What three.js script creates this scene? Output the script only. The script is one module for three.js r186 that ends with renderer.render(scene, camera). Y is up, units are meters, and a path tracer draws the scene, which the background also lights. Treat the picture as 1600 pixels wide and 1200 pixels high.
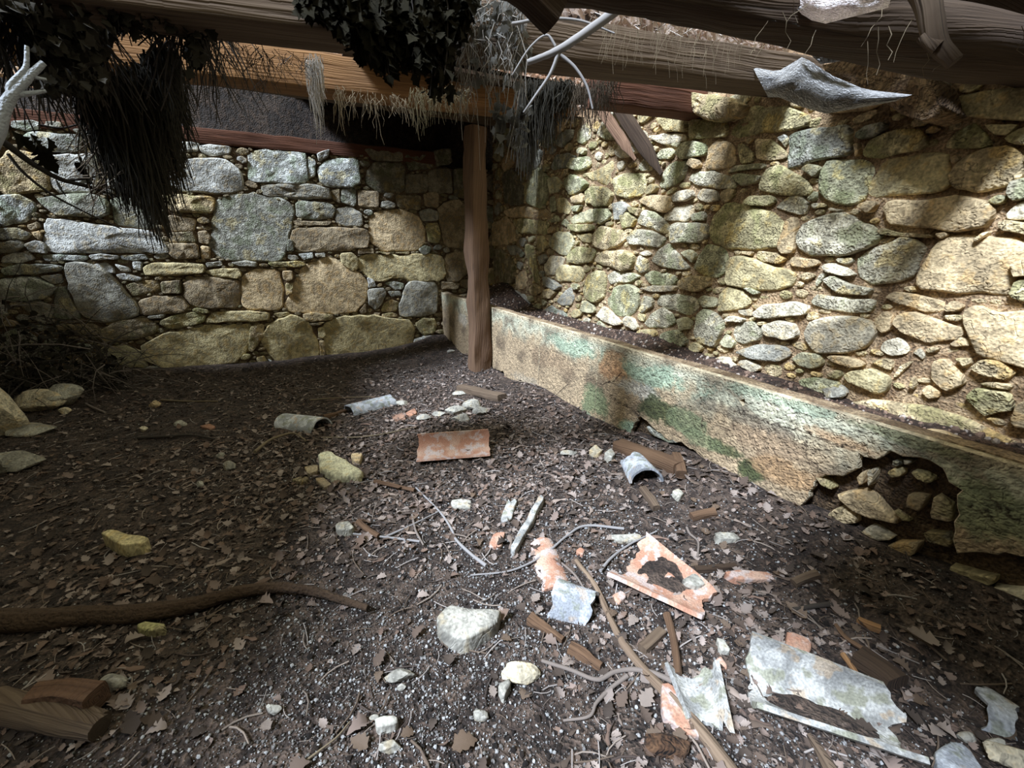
import * as THREE from 'three';
import { mergeGeometries, toCreasedNormals } from 'three/addons/utils/BufferGeometryUtils.js';

// ---------------------------------------------------------------- camera, sky, exposure
const scene = new THREE.Scene();
const FOCAL = 640;                                     // focal length in pixels of the 1600 x 1200 frame
const camera = new THREE.PerspectiveCamera(2 * Math.atan(600 / FOCAL) * 180 / Math.PI, 1600 / 1200, 0.05, 200);
camera.position.set(0, 1.6, 0);
camera.rotation.order = 'YXZ';
camera.rotation.y = -24 * Math.PI / 180;
camera.rotation.x = -17.35 * Math.PI / 180;
camera.updateMatrixWorld(true);
scene.add(camera);

const SKY_GAIN = 0.22;
{ // hazy overcast sky, three times as bright overhead as at the horizon (the standard overcast law)
  const W = 64, N = 64, px = new Float32Array(W * N * 4);
  for (let j = 0; j < N; j++) { const s = Math.max(0, Math.sin(((j + 0.5) / N - 0.5) * Math.PI)), l = SKY_GAIN * (1 + 2 * s) / 3; for (let i = 0; i < W; i++) px.set([0.92 * l, 0.91 * l, 0.72 * l, 1], (j * W + i) * 4); }
  const sky = new THREE.DataTexture(px, W, N, THREE.RGBAFormat, THREE.FloatType); sky.mapping = THREE.EquirectangularReflectionMapping; sky.magFilter = THREE.LinearFilter; sky.needsUpdate = true; scene.background = sky; scene.environment = sky;
}

const sun = new THREE.DirectionalLight(new THREE.Color().setRGB(0.82, 0.93, 1.12), 1.55);          // the bright veiled sun high over the roof, filtered by cloud: broad and soft
sun.position.set(0.9 - 6.0, 0.3 + 7.8, -2.4 + 2.0);
sun.target.position.set(0.9, 0.3, -2.4);
sun.castShadow = true;
sun.shadow.radius = 24;
sun.shadow.mapSize.set(2048, 2048);
Object.assign(sun.shadow.camera, { left: -9, right: 9, top: 9, bottom: -9, near: 0.5, far: 40 });
scene.add(sun, sun.target);

const renderer = new THREE.WebGLRenderer({ antialias: true });
renderer.toneMapping = THREE.LinearToneMapping;
renderer.toneMappingExposure = 5.8;
renderer.shadowMap.enabled = true;
renderer.shadowMap.type = THREE.PCFSoftShadowMap;

// ---------------------------------------------------------------- helpers
const V3 = (x, y, z) => new THREE.Vector3(x, y, z);
const clamp = (v, a, b) => Math.min(b, Math.max(a, v));
const lerp = (a, b, t) => a + (b - a) * t;
const sstep = (a, b, v) => { const t = clamp((v - a) / (b - a), 0, 1); return t * t * (3 - 2 * t); };
function rng(seed) { let s = (seed * 2654435761) >>> 0 || 1; return () => { s = (s + 0x6D2B79F5) >>> 0; let t = Math.imul(s ^ (s >>> 15), 1 | s); t = (t + Math.imul(t ^ (t >>> 7), 61 | t)) ^ t; return ((t ^ (t >>> 14)) >>> 0) / 4294967296; }; }
const hash = (x, y, z) => { let h = Math.imul(x | 0, 374761393) ^ Math.imul(y | 0, 668265263) ^ Math.imul(z | 0, 2147483647 ^ 0x27d4eb2d); h = Math.imul(h ^ (h >>> 13), 1274126177); return ((h ^ (h >>> 16)) >>> 0) / 4294967296; };
function noise3(x, y, z) {                                   // value noise, -1 .. 1
  const X = Math.floor(x), Y = Math.floor(y), Z = Math.floor(z); let fx = x - X, fy = y - Y, fz = z - Z;
  fx = fx * fx * (3 - 2 * fx); fy = fy * fy * (3 - 2 * fy); fz = fz * fz * (3 - 2 * fz);
  const c = (i, j, k) => hash(X + i, Y + j, Z + k);
  return 2 * lerp(lerp(lerp(c(0, 0, 0), c(1, 0, 0), fx), lerp(c(0, 1, 0), c(1, 1, 0), fx), fy), lerp(lerp(c(0, 0, 1), c(1, 0, 1), fx), lerp(c(0, 1, 1), c(1, 1, 1), fx), fy), fz) - 1;
}
const fbm3 = (x, y, z, n = 4) => { let s = 0, a = 0.5; for (let i = 0; i < n; i++) { s += a * noise3(x, y, z); x = x * 2.03 + 11.3; y = y * 2.03 + 5.7; z = z * 2.03 + 3.1; a *= 0.5; } return s; };
// names: repeats take a three-digit number
const used = new Map();
function numbered(n) { const k = used.get(n) ?? 0; used.set(n, k + 1); return k ? `${n}_${String(k).padStart(3, '0')}` : n; }
function tag(o, label, category, group) { o.userData.label = label; o.userData.category = category; if (group) o.userData.group = group; return o; }
function kind(o, k, label, category) { o.userData.kind = k; if (label) o.userData.label = label; if (category) o.userData.category = category; return o; }
function mesh(name, geo, mat, parent = scene) { const m = new THREE.Mesh(geo, mat); m.name = parent === scene ? numbered(name) : partName(parent, name); parent.add(m); return m; }
function partName(parent, n) { const c = (parent.userData_names ??= {}); const k = c[n] ?? 0; c[n] = k + 1; return k ? `${n}_${String(k).padStart(3, '0')}` : n; }
function group(name, parent = scene) { const g = new THREE.Group(); g.name = parent === scene ? numbered(name) : partName(parent, name); parent.add(g); return g; }

// sight lines of the survey: a direction for each pixel of the 1600 x 1200 frame, met with the planes of the building
function sight(px, py) { return V3(px - 800, 600 - py, -FOCAL).applyEuler(camera.rotation); }
class Face {                                                  // a vertical plane with its own axes: u along it, v up, w out of it
  constructor(x, z, turn) { this.o = V3(x, 0, z); this.turn = turn; this.u = V3(Math.cos(turn), 0, -Math.sin(turn)); this.n = V3(Math.sin(turn), 0, Math.cos(turn)); }
  uv(px, py, w = 0) { const d = sight(px, py), t = (this.n.dot(V3().copy(this.o).sub(camera.position)) + w) / this.n.dot(d), p = d.multiplyScalar(t).add(camera.position); return [p.clone().sub(this.o).dot(this.u), p.y]; }
  at(u, v, w = 0) { return this.o.clone().addScaledVector(this.u, u).addScaledVector(this.n, w).setY(v); }
  group(name, parent) { const g = group(name, parent); g.position.copy(this.o); g.rotation.y = this.turn; return g; }
}
const BACK = new Face(0, -7.2, 0), RIGHT = new Face(2.85, 0, -Math.PI / 2), TROUGH = new Face(1.86, -7.2, -Math.atan2(1, 0.0445));
const troughX = (z) => 1.86 + (z + 7.2) * 0.0445;
function floorY(x, z) {                                       // trodden earth, banked up against the trough and the back wall
  let y = 0.3 + 0.05 * z;
  const dm = troughX(z) - x;
  y += 0.13 * (1 - sstep(0.0, 0.75, dm)) * (0.75 + 0.5 * noise3(z * 1.1, 3, 1));
  y += 0.10 * (1 - sstep(0.0, 0.7, z + 7.2)) + 0.12 * Math.exp(-((x - 1.4) ** 2 + (z + 6.9) ** 2) / 0.5);
  y += 0.16 * Math.exp(-((x + 3.1) ** 2 / 1.2 + (z + 6.4) ** 2 / 0.9));
  y += 0.045 * fbm3(x * 0.9, 1.5, z * 0.9, 3) + 0.022 * fbm3(x * 4.2, 7, z * 4.2, 3);
  return y;
}
function F(px, py, lift = 0) {                                // where a sight line meets the earth floor
  const d = sight(px, py); let t = 1.4 / -d.y;
  for (let i = 0; i < 14; i++) { const y = floorY(d.x * t, d.z * t); t += ((y + lift - 1.6) / d.y - t) * 0.8; }
  return V3(d.x * t, 1.6 + d.y * t, d.z * t);
}
function D(px, py, depth) { const d = sight(px, py); return d.multiplyScalar(depth / Math.hypot(d.x, d.z)).add(camera.position); }   // at a horizontal distance
function H(px, py, y) { const d = sight(px, py); return d.multiplyScalar((y - 1.6) / d.y).add(camera.position); }                   // at a height

// ---------------------------------------------------------------- textures
function tnoise(S, freq, seed) {                              // periodic gradient noise
  const out = new Float32Array(S * S), g = [];
  const r = rng(seed); for (let i = 0; i < freq * freq; i++) { const a = r() * 6.2831853; g.push([Math.cos(a), Math.sin(a)]); }
  for (let y = 0; y < S; y++) { const gy = y / S * freq, Y = Math.floor(gy), fy = gy - Y, Y1 = (Y + 1) % freq, sy = fy * fy * fy * (fy * (fy * 6 - 15) + 10);
    for (let x = 0; x < S; x++) { const gx = x / S * freq, X = Math.floor(gx), fx = gx - X, X1 = (X + 1) % freq, sx = fx * fx * fx * (fx * (fx * 6 - 15) + 10);
      const a = g[Y * freq + X], b = g[Y * freq + X1], c = g[Y1 * freq + X], d = g[Y1 * freq + X1];
      out[y * S + x] = 1.5 * lerp(lerp(a[0] * fx + a[1] * fy, b[0] * (fx - 1) + b[1] * fy, sx), lerp(c[0] * fx + c[1] * (fy - 1), d[0] * (fx - 1) + d[1] * (fy - 1), sx), sy); } }
  return out;
}
function tfbm(S, freq, oct, seed, gain = 0.5) { const o = new Float32Array(S * S); let a = 1; for (let k = 0; k < oct && freq < S; k++) { const n = tnoise(S, freq, seed + k * 17); for (let i = 0; i < o.length; i++) o[i] += a * n[i]; a *= gain; freq *= 2; } return o; }
function tex(S, T, fn, srgb, rep = 1) {                       // fn(i, x, y) -> [r, g, b] in 0..1
  const d = new Uint8Array(S * T * 4);
  for (let y = 0; y < T; y++) for (let x = 0; x < S; x++) { const i = y * S + x, c = fn(i, x, y); d[i * 4] = clamp(c[0], 0, 1) * 255; d[i * 4 + 1] = clamp(c[1], 0, 1) * 255; d[i * 4 + 2] = clamp(c[2], 0, 1) * 255; d[i * 4 + 3] = 255; }
  const t = new THREE.DataTexture(d, S, T); t.wrapS = t.wrapT = THREE.RepeatWrapping; t.magFilter = THREE.LinearFilter; t.minFilter = THREE.LinearMipmapLinearFilter; t.generateMipmaps = true;
  if (srgb) t.colorSpace = THREE.SRGBColorSpace; t.repeat.set(rep, rep); t.needsUpdate = true; return t;
}
const mix3 = (a, b, t) => [lerp(a[0], b[0], t), lerp(a[1], b[1], t), lerp(a[2], b[2], t)];
const TX = {};
{ // limestone, two kinds: smooth mottled and rough with lichen; uv in metres, one repeat is 0.9 m
  const S = 512, lo = tfbm(S, 4, 4, 3), mid = tfbm(S, 16, 4, 9), hi = tfbm(S, 64, 3, 21), cr = tfbm(S, 7, 4, 33), sp = tfbm(S, 40, 2, 51);
  TX.stoneA = tex(S, S, (i) => { let c = mix3([0.72, 0.70, 0.65], [0.92, 0.90, 0.84], sstep(-0.5, 0.5, lo[i] + 0.4 * mid[i])); c = mix3(c, [0.74, 0.66, 0.52], 0.55 * sstep(0.1, 0.7, mid[i] - lo[i] * 0.6)); const g = 1 + 0.16 * hi[i] + 0.10 * mid[i]; c = mix3(c, [0.55, 0.53, 0.49], 0.45 * sstep(0.42, 0.7, sp[i])); return c.map((v) => v * g); }, true, 1 / 0.9);
  TX.stoneAb = tex(S, S, (i) => { const v = 0.5 + 0.24 * mid[i] + 0.16 * hi[i] + 0.2 * lo[i] - 0.25 * sstep(0.06, 0, Math.abs(cr[i])); return [v, v, v]; }, false, 1 / 0.9);
  TX.stoneB = tex(S, S, (i) => { let c = mix3([0.66, 0.65, 0.60], [0.95, 0.94, 0.88], sstep(-0.4, 0.6, cr[i] + 0.5 * mid[i])); c = mix3(c, [0.60, 0.63, 0.50], 0.6 * sstep(0.0, 0.5, lo[i])); c = mix3(c, [0.86, 0.76, 0.50], 0.5 * sstep(0.25, 0.6, -lo[i] + 0.3 * mid[i])); c = mix3(c, [0.50, 0.48, 0.44], 0.45 * sstep(0.4, 0.75, sp[i] + 0.3 * hi[i])); const g = 1 + 0.2 * hi[i] - 0.25 * sstep(0.05, 0, Math.abs(cr[i] - 0.15)); return c.map((v) => v * g); }, true, 1 / 0.9);
  TX.stoneBb = tex(S, S, (i) => { const v = 0.5 + 0.28 * mid[i] + 0.22 * hi[i] + 0.15 * cr[i] - 0.3 * sstep(0.05, 0, Math.abs(cr[i] - 0.15)) - 0.2 * sstep(0.35, 0.6, sp[i]); return [v, v, v]; }, false, 1 / 0.9);
  // earth: humus with pale crumbs; one repeat is 0.8 m
  TX.earth = tex(S, S, (i) => { let c = mix3([0.27, 0.22, 0.185], [0.42, 0.36, 0.31], sstep(-0.5, 0.6, lo[i] + 0.6 * mid[i])); const g = 1 + 0.35 * hi[i] + 0.2 * mid[i]; c = mix3(c, [0.42, 0.38, 0.34], 0.5 * sstep(0.5, 0.8, sp[i] + 0.4 * hi[i])); return c.map((v) => v * g); }, true, 1 / 0.8);
  TX.earthB = tex(S, S, (i) => { const v = 0.5 + 0.3 * mid[i] + 0.3 * hi[i]; return [v, v, v]; }, false, 1 / 0.8);
  // old mortar and earth between the stones
  TX.mortar = tex(S, S, (i) => { let c = mix3([0.42, 0.35, 0.27], [0.60, 0.53, 0.43], sstep(-0.5, 0.5, lo[i] + 0.5 * mid[i])); const g = 1 + 0.3 * hi[i]; return c.map((v) => v * g); }, true, 1 / 0.8);
  // fired clay with lime bloom
  TX.clay = tex(S, S, (i) => { let c = mix3([0.78, 0.58, 0.47], [0.86, 0.72, 0.62], sstep(-0.4, 0.5, lo[i])); c = mix3(c, [0.86, 0.82, 0.80], 0.75 * sstep(-0.05, 0.45, cr[i] + 0.3 * mid[i])); const g = 1 + 0.12 * hi[i]; return c.map((v) => v * g); }, true, 1 / 0.5);
  TX.clayGrey = tex(S, S, (i) => { let c = mix3([0.62, 0.63, 0.64], [0.84, 0.85, 0.86], sstep(-0.5, 0.4, lo[i] + 0.4 * mid[i])); c = mix3(c, [0.55, 0.56, 0.47], 0.6 * sstep(0.15, 0.6, cr[i])); c = mix3(c, [0.80, 0.68, 0.55], 0.5 * sstep(0.3, 0.7, -cr[i])); const g = 1 + 0.14 * hi[i]; return c.map((v) => v * g); }, true, 1 / 0.5);
  TX.grain = tex(S, S, (i) => { const v = 0.5 + 0.25 * mid[i] + 0.3 * hi[i]; return [v, v, v]; }, false, 1 / 0.5);
  // weathered wood, grain along v; one repeat 0.6 m around, 1.6 m along
  const fine = tnoise(S, 8, 71), w1 = new Float32Array(S * S); const n1 = tnoise(S, 64, 73), n2 = tnoise(S, 128, 75), n3 = tnoise(S, 32, 77), n4 = tnoise(S, 256, 79);
  const st = (n, i, x, y) => n[((y >> 6) * 8 * S + x)] * (1 - (y & 63) / 64) + n[((((y >> 6) + 1) % 8) * 8 * S + x)] * (y & 63) / 64;
  for (let y = 0; y < S; y++) for (let x = 0; x < S; x++) { const i = y * S + x, xx = (x + Math.round(3 * fine[i]) + S) % S; w1[i] = 0.6 * st(n1, i, xx, y) + 0.5 * st(n2, i, xx, y) + 0.5 * st(n3, i, xx, y) + 0.3 * st(n4, i, xx, y); }
  TX.wood = tex(S, S, (i) => { let c = mix3([0.56, 0.48, 0.40], [0.76, 0.68, 0.58], sstep(-0.9, 0.9, w1[i] + 0.3 * lo[i])); c = mix3(c, [0.16, 0.11, 0.08], 0.85 * sstep(0.5, 0.95, -w1[i])); return c; }, true);
  TX.woodB = tex(S, S, (i) => { const v = 0.5 + 0.38 * w1[i]; return [v, v, v]; }, false);
  TX.wood.repeat.set(1 / 0.6, 1 / 1.6); TX.woodB.repeat.set(1 / 0.6, 1 / 1.6);
}
const rgb = (r, g, b) => new THREE.Color().setRGB(r, g, b);
const std = (o) => new THREE.MeshStandardMaterial({ roughness: 0.95, metalness: 0, ...o });
const M = {};
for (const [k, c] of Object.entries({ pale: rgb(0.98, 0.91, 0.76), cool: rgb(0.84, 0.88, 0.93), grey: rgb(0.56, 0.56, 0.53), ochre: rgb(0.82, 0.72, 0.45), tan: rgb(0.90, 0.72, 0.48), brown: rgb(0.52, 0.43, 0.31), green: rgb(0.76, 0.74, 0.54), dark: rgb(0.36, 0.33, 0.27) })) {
  M[k + 'A'] = std({ color: c, map: TX.stoneA, bumpMap: TX.stoneAb, bumpScale: 0.012 });
  M[k + 'B'] = std({ color: c, map: TX.stoneB, bumpMap: TX.stoneBb, bumpScale: 0.014 });
}
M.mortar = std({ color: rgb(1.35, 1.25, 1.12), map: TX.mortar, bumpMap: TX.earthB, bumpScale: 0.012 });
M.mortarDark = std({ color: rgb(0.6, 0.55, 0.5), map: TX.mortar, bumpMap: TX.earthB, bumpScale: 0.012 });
M.earth = std({ color: rgb(0.52, 0.50, 0.50), map: TX.earth, bumpMap: TX.earthB, bumpScale: 0.02 });
M.woodGrey = std({ color: rgb(0.29, 0.26, 0.235), map: TX.wood, bumpMap: TX.woodB, bumpScale: 0.009 });
M.woodTan = std({ color: rgb(0.72, 0.50, 0.30), map: TX.wood, bumpMap: TX.woodB, bumpScale: 0.009 });
M.woodDark = std({ color: rgb(0.12, 0.092, 0.07), map: TX.wood, bumpMap: TX.woodB, bumpScale: 0.009 });
M.woodBrown = std({ color: rgb(0.30, 0.22, 0.165), map: TX.wood, bumpMap: TX.woodB, bumpScale: 0.009 });
M.woodRed = std({ color: rgb(0.27, 0.13, 0.085), map: TX.wood, bumpMap: TX.woodB, bumpScale: 0.009 });
M.clay = std({ color: rgb(0.72, 0.70, 0.70), map: TX.clay, bumpMap: TX.grain, bumpScale: 0.002 });
M.clayGrey = std({ color: rgb(0.75, 0.76, 0.78), map: TX.clayGrey, bumpMap: TX.grain, bumpScale: 0.003 });
M.clayPale = std({ color: rgb(0.72, 0.69, 0.62), map: TX.clayGrey, bumpMap: TX.grain, bumpScale: 0.003 });

// ---------------------------------------------------------------- geometry
function geoOf(pos, idx, uv) { const g = new THREE.BufferGeometry(); g.setAttribute('position', new THREE.Float32BufferAttribute(pos, 3)); if (uv) g.setAttribute('uv', new THREE.Float32BufferAttribute(uv, 2)); g.setIndex(idx); g.computeVertexNormals(); return g; }
function outline(poly, step, wob, seed) {                      // rounds the corners of a polygon and resamples it evenly
  let p = poly; const c = [];
  for (let i = 0; i < p.length; i++) { const a = p[i], b = p[(i + 1) % p.length]; c.push([lerp(a[0], b[0], 0.10), lerp(a[1], b[1], 0.10)], [lerp(a[0], b[0], 0.90), lerp(a[1], b[1], 0.90)]); }
  p = c; let L = 0; const seg = p.map((a, i) => { const b = p[(i + 1) % p.length], l = Math.hypot(b[0] - a[0], b[1] - a[1]); L += l; return l; });
  const n = clamp(Math.round(L / step), 12, 34), out = []; let k = 0, acc = 0;
  for (let i = 0; i < n; i++) { const s = i / n * L; while (acc + seg[k] < s) { acc += seg[k]; k = (k + 1) % p.length; } const t = (s - acc) / (seg[k] || 1), a = p[k], b = p[(k + 1) % p.length]; out.push([lerp(a[0], b[0], t), lerp(a[1], b[1], t)]); }
  return out.map(([x, y]) => [x + wob * noise3(x * 14, y * 14, seed), y + wob * noise3(x * 14, y * 14, seed + 40)]);
}
function stoneGeo(poly, { seed = 1, proud = 0.03, back = -0.1, gap = 0.003, rough = 1, grow = 1, soft = 1 }) {   // one hewn stone, face along +w; returns geometry about its centre
  let A = 0, cx = 0, cy = 0; for (let i = 0; i < poly.length; i++) { const a = poly[i], b = poly[(i + 1) % poly.length], k = a[0] * b[1] - b[0] * a[1]; A += k; cx += (a[0] + b[0]) * k; cy += (a[1] + b[1]) * k; }
  cx /= 3 * A; cy /= 3 * A; if (A < 0) poly = [...poly].reverse(); A = Math.abs(A) / 2;
  const size = Math.sqrt(A), R = rng(seed * 7 + 3), o = outline(poly.map(([x, y]) => [(x - cx) * grow, (y - cy) * grow]), clamp(size * 0.16, 0.025, 0.09), size * 0.03, seed), n = o.length;
  const bev = soft * clamp(size * 0.075, 0.006, 0.03), tx = (R() - 0.5) * 0.14, ty = (R() - 0.4) * 0.16, ou = R() * 5, ov = R() * 5, amp = Math.min(0.04, 0.075 * size) * rough;
  const pos = [], uv = [], idx = [];
  const h = (x, y) => Math.max(0.006, proud + tx * x + ty * y + amp * 1.3 * fbm3(x * 1.6 / size + seed, y * 1.6 / size, seed * 1.7, 2) - amp * Math.abs(fbm3(x * 3.2 / size, y * 3.2 / size + seed, 9, 3)) * 1.2);
  const ring = (inset, w, flat) => { for (const [x, y] of o) { const r = Math.hypot(x, y) || 1e-6, k = inset < 0 ? -inset : Math.max(0.3, 1 - (inset + gap) / r), X = x * k, Y = y * k, z = flat ? w : h(X, Y) + w; pos.push(X, Y, z); uv.push(X + ou, Y + ov + (z < proud - 0.02 ? z * 0.6 : 0)); } };
  ring(0, back, true); ring(0, -bev * 1.0); ring(bev * 0.28, -bev * 0.38); ring(bev * 0.9, 0); ring(-0.62, 0.1 * bev); ring(-0.32, 0.15 * bev);
  pos.push(0, 0, h(0, 0) + 0.15 * bev); uv.push(ou, ov);
  for (let k = 0; k < 5; k++) for (let i = 0; i < n; i++) { const j = (i + 1) % n, a = k * n + i, b = k * n + j, c = a + n, d = b + n; idx.push(a, b, d, a, d, c); }
  for (let i = 0; i < n; i++) idx.push(5 * n + i, 5 * n + (i + 1) % n, 6 * n);
  return { geo: geoOf(pos, idx, uv), cx, cy, size };
}
function loft(pts, rad, { sides = 8, ell = 1, square = 0, amp = 0, seed = 1, steps = 0, twist = 0, caps = true } = {}) {   // a tapering bar or branch along a line
  const crv = pts.length > 2 || steps ? new THREE.CatmullRomCurve3(pts, false, 'centripetal') : null; const n = crv ? (steps || pts.length * 5) : 1;
  const P = crv ? crv.getPoints(n) : pts, pos = [], uv = [], idx = [];
  let T = P[1].clone().sub(P[0]).normalize(), N = Math.abs(T.y) > 0.9 ? V3(1, 0, 0) : V3(0, 1, 0); N.addScaledVector(T, -N.dot(T)).normalize(); let len = 0; if (square) sides = 20;
  for (let k = 0; k < P.length; k++) {
    if (k) { len += P[k].distanceTo(P[k - 1]); const T2 = P[Math.min(k + 1, P.length - 1)].clone().sub(P[k - 1]).normalize(); N.addScaledVector(T2, -N.dot(T2)).normalize(); T = T2; }
    const B = V3().crossVectors(T, N), r = typeof rad === 'function' ? rad(k / (P.length - 1)) : rad;
    for (let s = 0; s <= sides; s++) {
      const a = (square ? (Math.floor((s % sides) / 5) * 90 + [-42.5, -24, 0, 24, 42.5][s % 5]) * Math.PI / 180 : (s % sides) / sides * 6.2831853 + Math.PI / sides) + twist * k / P.length, ca = Math.cos(a), sa = Math.sin(a);
      let q = 1; if (square) { const tw = twist * k / P.length, cq = Math.cos(a - tw), sq = Math.sin(a - tw); q = 1 / Math.pow(Math.pow(Math.abs(cq), square) + Math.pow(Math.abs(sq), square), 1 / square); }
      const p0 = P[k], rr = r * q * (1 + amp * fbm3(ca * 1.7 + seed * 3.1, sa * 1.7, len * 2.2 / Math.max(0.02, r * 6) + seed, 3));
      const p = p0.clone().addScaledVector(N, ca * rr).addScaledVector(B, sa * rr * ell); pos.push(p.x, p.y, p.z); uv.push(s / sides * 6.28 * r + seed * 0.37, len);
    }
  }
  const w = sides + 1;
  for (let k = 0; k < P.length - 1; k++) for (let s = 0; s < sides; s++) { const a = k * w + s, b = a + 1, c = a + w, d = c + 1; idx.push(a, b, d, a, d, c); }
  if (caps) for (const k of [0, P.length - 1]) { const c = pos.length / 3, off = k * w; pos.push(P[k].x, P[k].y, P[k].z); uv.push(0, 0); for (let s = 0; s <= sides; s++) { const i = (off + s) * 3; pos.push(pos[i], pos[i + 1], pos[i + 2]); uv.push(pos[i] * 1.0, pos[i + 1]); } for (let s = 0; s < sides; s++) k ? idx.push(c, c + 1 + s, c + 2 + s) : idx.push(c, c + 2 + s, c + 1 + s); }
  return geoOf(pos, idx, uv);
}

// ---------------------------------------------------------------- walls of rubble masonry
const backTop = (x) => 3.02 + 0.04 * noise3(x * 1.3, 2, 5) + 0.1 * sstep(-2.2, -2.8, x);
const rightTop = (z) => 2.20 - 0.20 * z + 0.07 * noise3(z * 1.9, 4, 8);
function wallCore(parent, u0, u1, top, bottom, mat, thick = 0.55, step = 0.07, set = -0.014) {
  const nu = Math.ceil((u1 - u0) / step), nv = 56, pos = [], uv = [], idx = [];
  for (let j = 0; j <= nv; j++) for (let i = 0; i <= nu; i++) { const u = lerp(u0, u1, i / nu), v = lerp(bottom, top(u), j / nv); pos.push(u, v, set + 0.024 * fbm3(u * 5, v * 5, 3, 3)); uv.push(u, v); }
  const w = nu + 1; for (let j = 0; j < nv; j++) for (let i = 0; i < nu; i++) { const a = j * w + i; idx.push(a, a + 1, a + w + 1, a, a + w + 1, a + w); }
  const b0 = pos.length / 3; for (let i = 0; i <= nu; i++) { const u = lerp(u0, u1, i / nu); pos.push(u, top(u), -0.055, u, top(u) - 0.04, -thick, u, bottom, -thick); uv.push(u, 0, u, thick, u, 3); }
  for (let i = 0; i < nu; i++) { const a = b0 + i * 3, c = a + 3, t = nv * w + i; idx.push(t, t + 1, c + 1, t, c + 1, a + 1, a + 1, c + 1, c + 2, a + 1, c + 2, a + 2); }
  return mesh('mortar_core', geoOf(pos, idx, uv), mat, parent);
}
function inPoly(p, x, y) { let c = false; for (let i = 0, j = p.length - 1; i < p.length; j = i++) { const a = p[i], b = p[j]; if ((a[1] > y) !== (b[1] > y) && x < (b[0] - a[0]) * (y - a[1]) / (b[1] - a[1]) + a[0]) c = !c; } return c; }
class Masonry {
  constructor(face, name, u0, u1, v0, top, tone) { Object.assign(this, { face, u0, u1, v0, top, tone, n: 0, cell: 0.02 }); this.g = kind(face.group(name), 'structure'); this.W = Math.ceil((u1 - u0) / this.cell); this.Hh = Math.ceil(4.4 / this.cell); this.occ = new Uint8Array(this.W * this.Hh); }
  mark(p) { let a = 1e9, b = -1e9, c = 1e9, d = -1e9; for (const [x, y] of p) { a = Math.min(a, x); b = Math.max(b, x); c = Math.min(c, y); d = Math.max(d, y); } for (let j = Math.max(0, Math.floor((c - this.v0) / this.cell)); j <= Math.min(this.Hh - 1, (d - this.v0) / this.cell); j++) for (let i = Math.max(0, Math.floor((a - this.u0) / this.cell)); i <= Math.min(this.W - 1, (b - this.u0) / this.cell); i++) if (inPoly(p, this.u0 + (i + 0.5) * this.cell, this.v0 + (j + 0.5) * this.cell)) this.occ[j * this.W + i] = 1; }
  taken(u, v) { const i = Math.floor((u - this.u0) / this.cell), j = Math.floor((v - this.v0) / this.cell); return i < 0 || j < 0 || i >= this.W || j >= this.Hh || v > this.top(u) || this.occ[j * this.W + i]; }
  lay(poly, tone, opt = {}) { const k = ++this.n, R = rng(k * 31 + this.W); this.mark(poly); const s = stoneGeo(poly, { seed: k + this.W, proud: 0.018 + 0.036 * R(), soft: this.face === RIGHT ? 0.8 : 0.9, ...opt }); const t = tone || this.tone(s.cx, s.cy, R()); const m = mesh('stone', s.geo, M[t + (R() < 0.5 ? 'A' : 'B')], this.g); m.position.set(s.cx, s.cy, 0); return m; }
  px(tone, ...c) { const p = []; for (let i = 0; i < c.length; i += 2) p.push(this.face.uv(c[i], c[i + 1], 0.02)); this.lay(p, tone, { grow: 1.085 }); }
  fill(most) {                                               // packs the rest of the wall with smaller stones, the smallest joined as chinking
    const R = rng(77 + this.W), small = [];
    for (const [r, tries] of [[0.26, 500], [0.19, 900], [0.13, 1800], [0.09, 3500], [0.06, 9000], [0.038, 22000], [0.024, 36000]]) for (let t = 0; t < tries; t++) {
      const u = lerp(this.u0, this.u1, R()), v = lerp(this.v0, this.v0 + 4.2, R()), e = 1.15 + 0.75 * R(), rx = r * e, ry = r / Math.sqrt(e), tilt = (R() - 0.5) * 0.5; if (this.taken(u, v)) continue;
      const m = 6 + Math.floor(R() * 3), p = []; const a0 = R() * 6.28; for (let i = 0; i < m; i++) { const a = a0 + (i + 0.5 * R()) / m * 6.283, k = 0.86 + 0.22 * R(), x = rx * k * Math.cos(a), y = ry * k * Math.sin(a); p.push([u + x * Math.cos(tilt) - y * Math.sin(tilt), v + x * Math.sin(tilt) + y * Math.cos(tilt)]); }
      let ok = true; for (let i = 0; ok && i < m; i++) { const a = p[i], b = p[(i + 1) % m]; for (const f of [0.35, 0.7, 1.0]) { if (this.taken(lerp(u, a[0], f), lerp(v, a[1], f)) || this.taken(lerp(u, (a[0] + b[0]) / 2, f), lerp(v, (a[1] + b[1]) / 2, f))) { ok = false; break; } } }
      if (!ok) continue;
      if (this.n < most && r > 0.03) this.lay(p, '', { gap: 0.004 }); else { this.mark(p); const s = stoneGeo(p, { seed: t, proud: 0.0 + 0.03 * R(), gap: 0.002, rough: 1.3 }); small.push(s.geo.translate(s.cx, s.cy, 0)); }
    }
    if (small.length) kind(mesh('chinking', mergeGeometries(small), M[this.face === BACK ? 'brownB' : 'tanB'], this.g), 'stuff');
  }
}
const backTone = (u, v, r) => v > 2.75 ? (u > 0.6 ? (r < 0.6 ? 'dark' : 'brown') : r < 0.6 ? 'cool' : 'grey') : u < -2.1 ? (r < 0.5 ? 'grey' : r < 0.8 ? 'cool' : 'brown') : v < 1.4 ? (r < 0.45 ? 'brown' : r < 0.75 ? 'ochre' : 'tan') : (r < 0.4 ? 'grey' : r < 0.75 ? 'brown' : 'tan');
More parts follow.
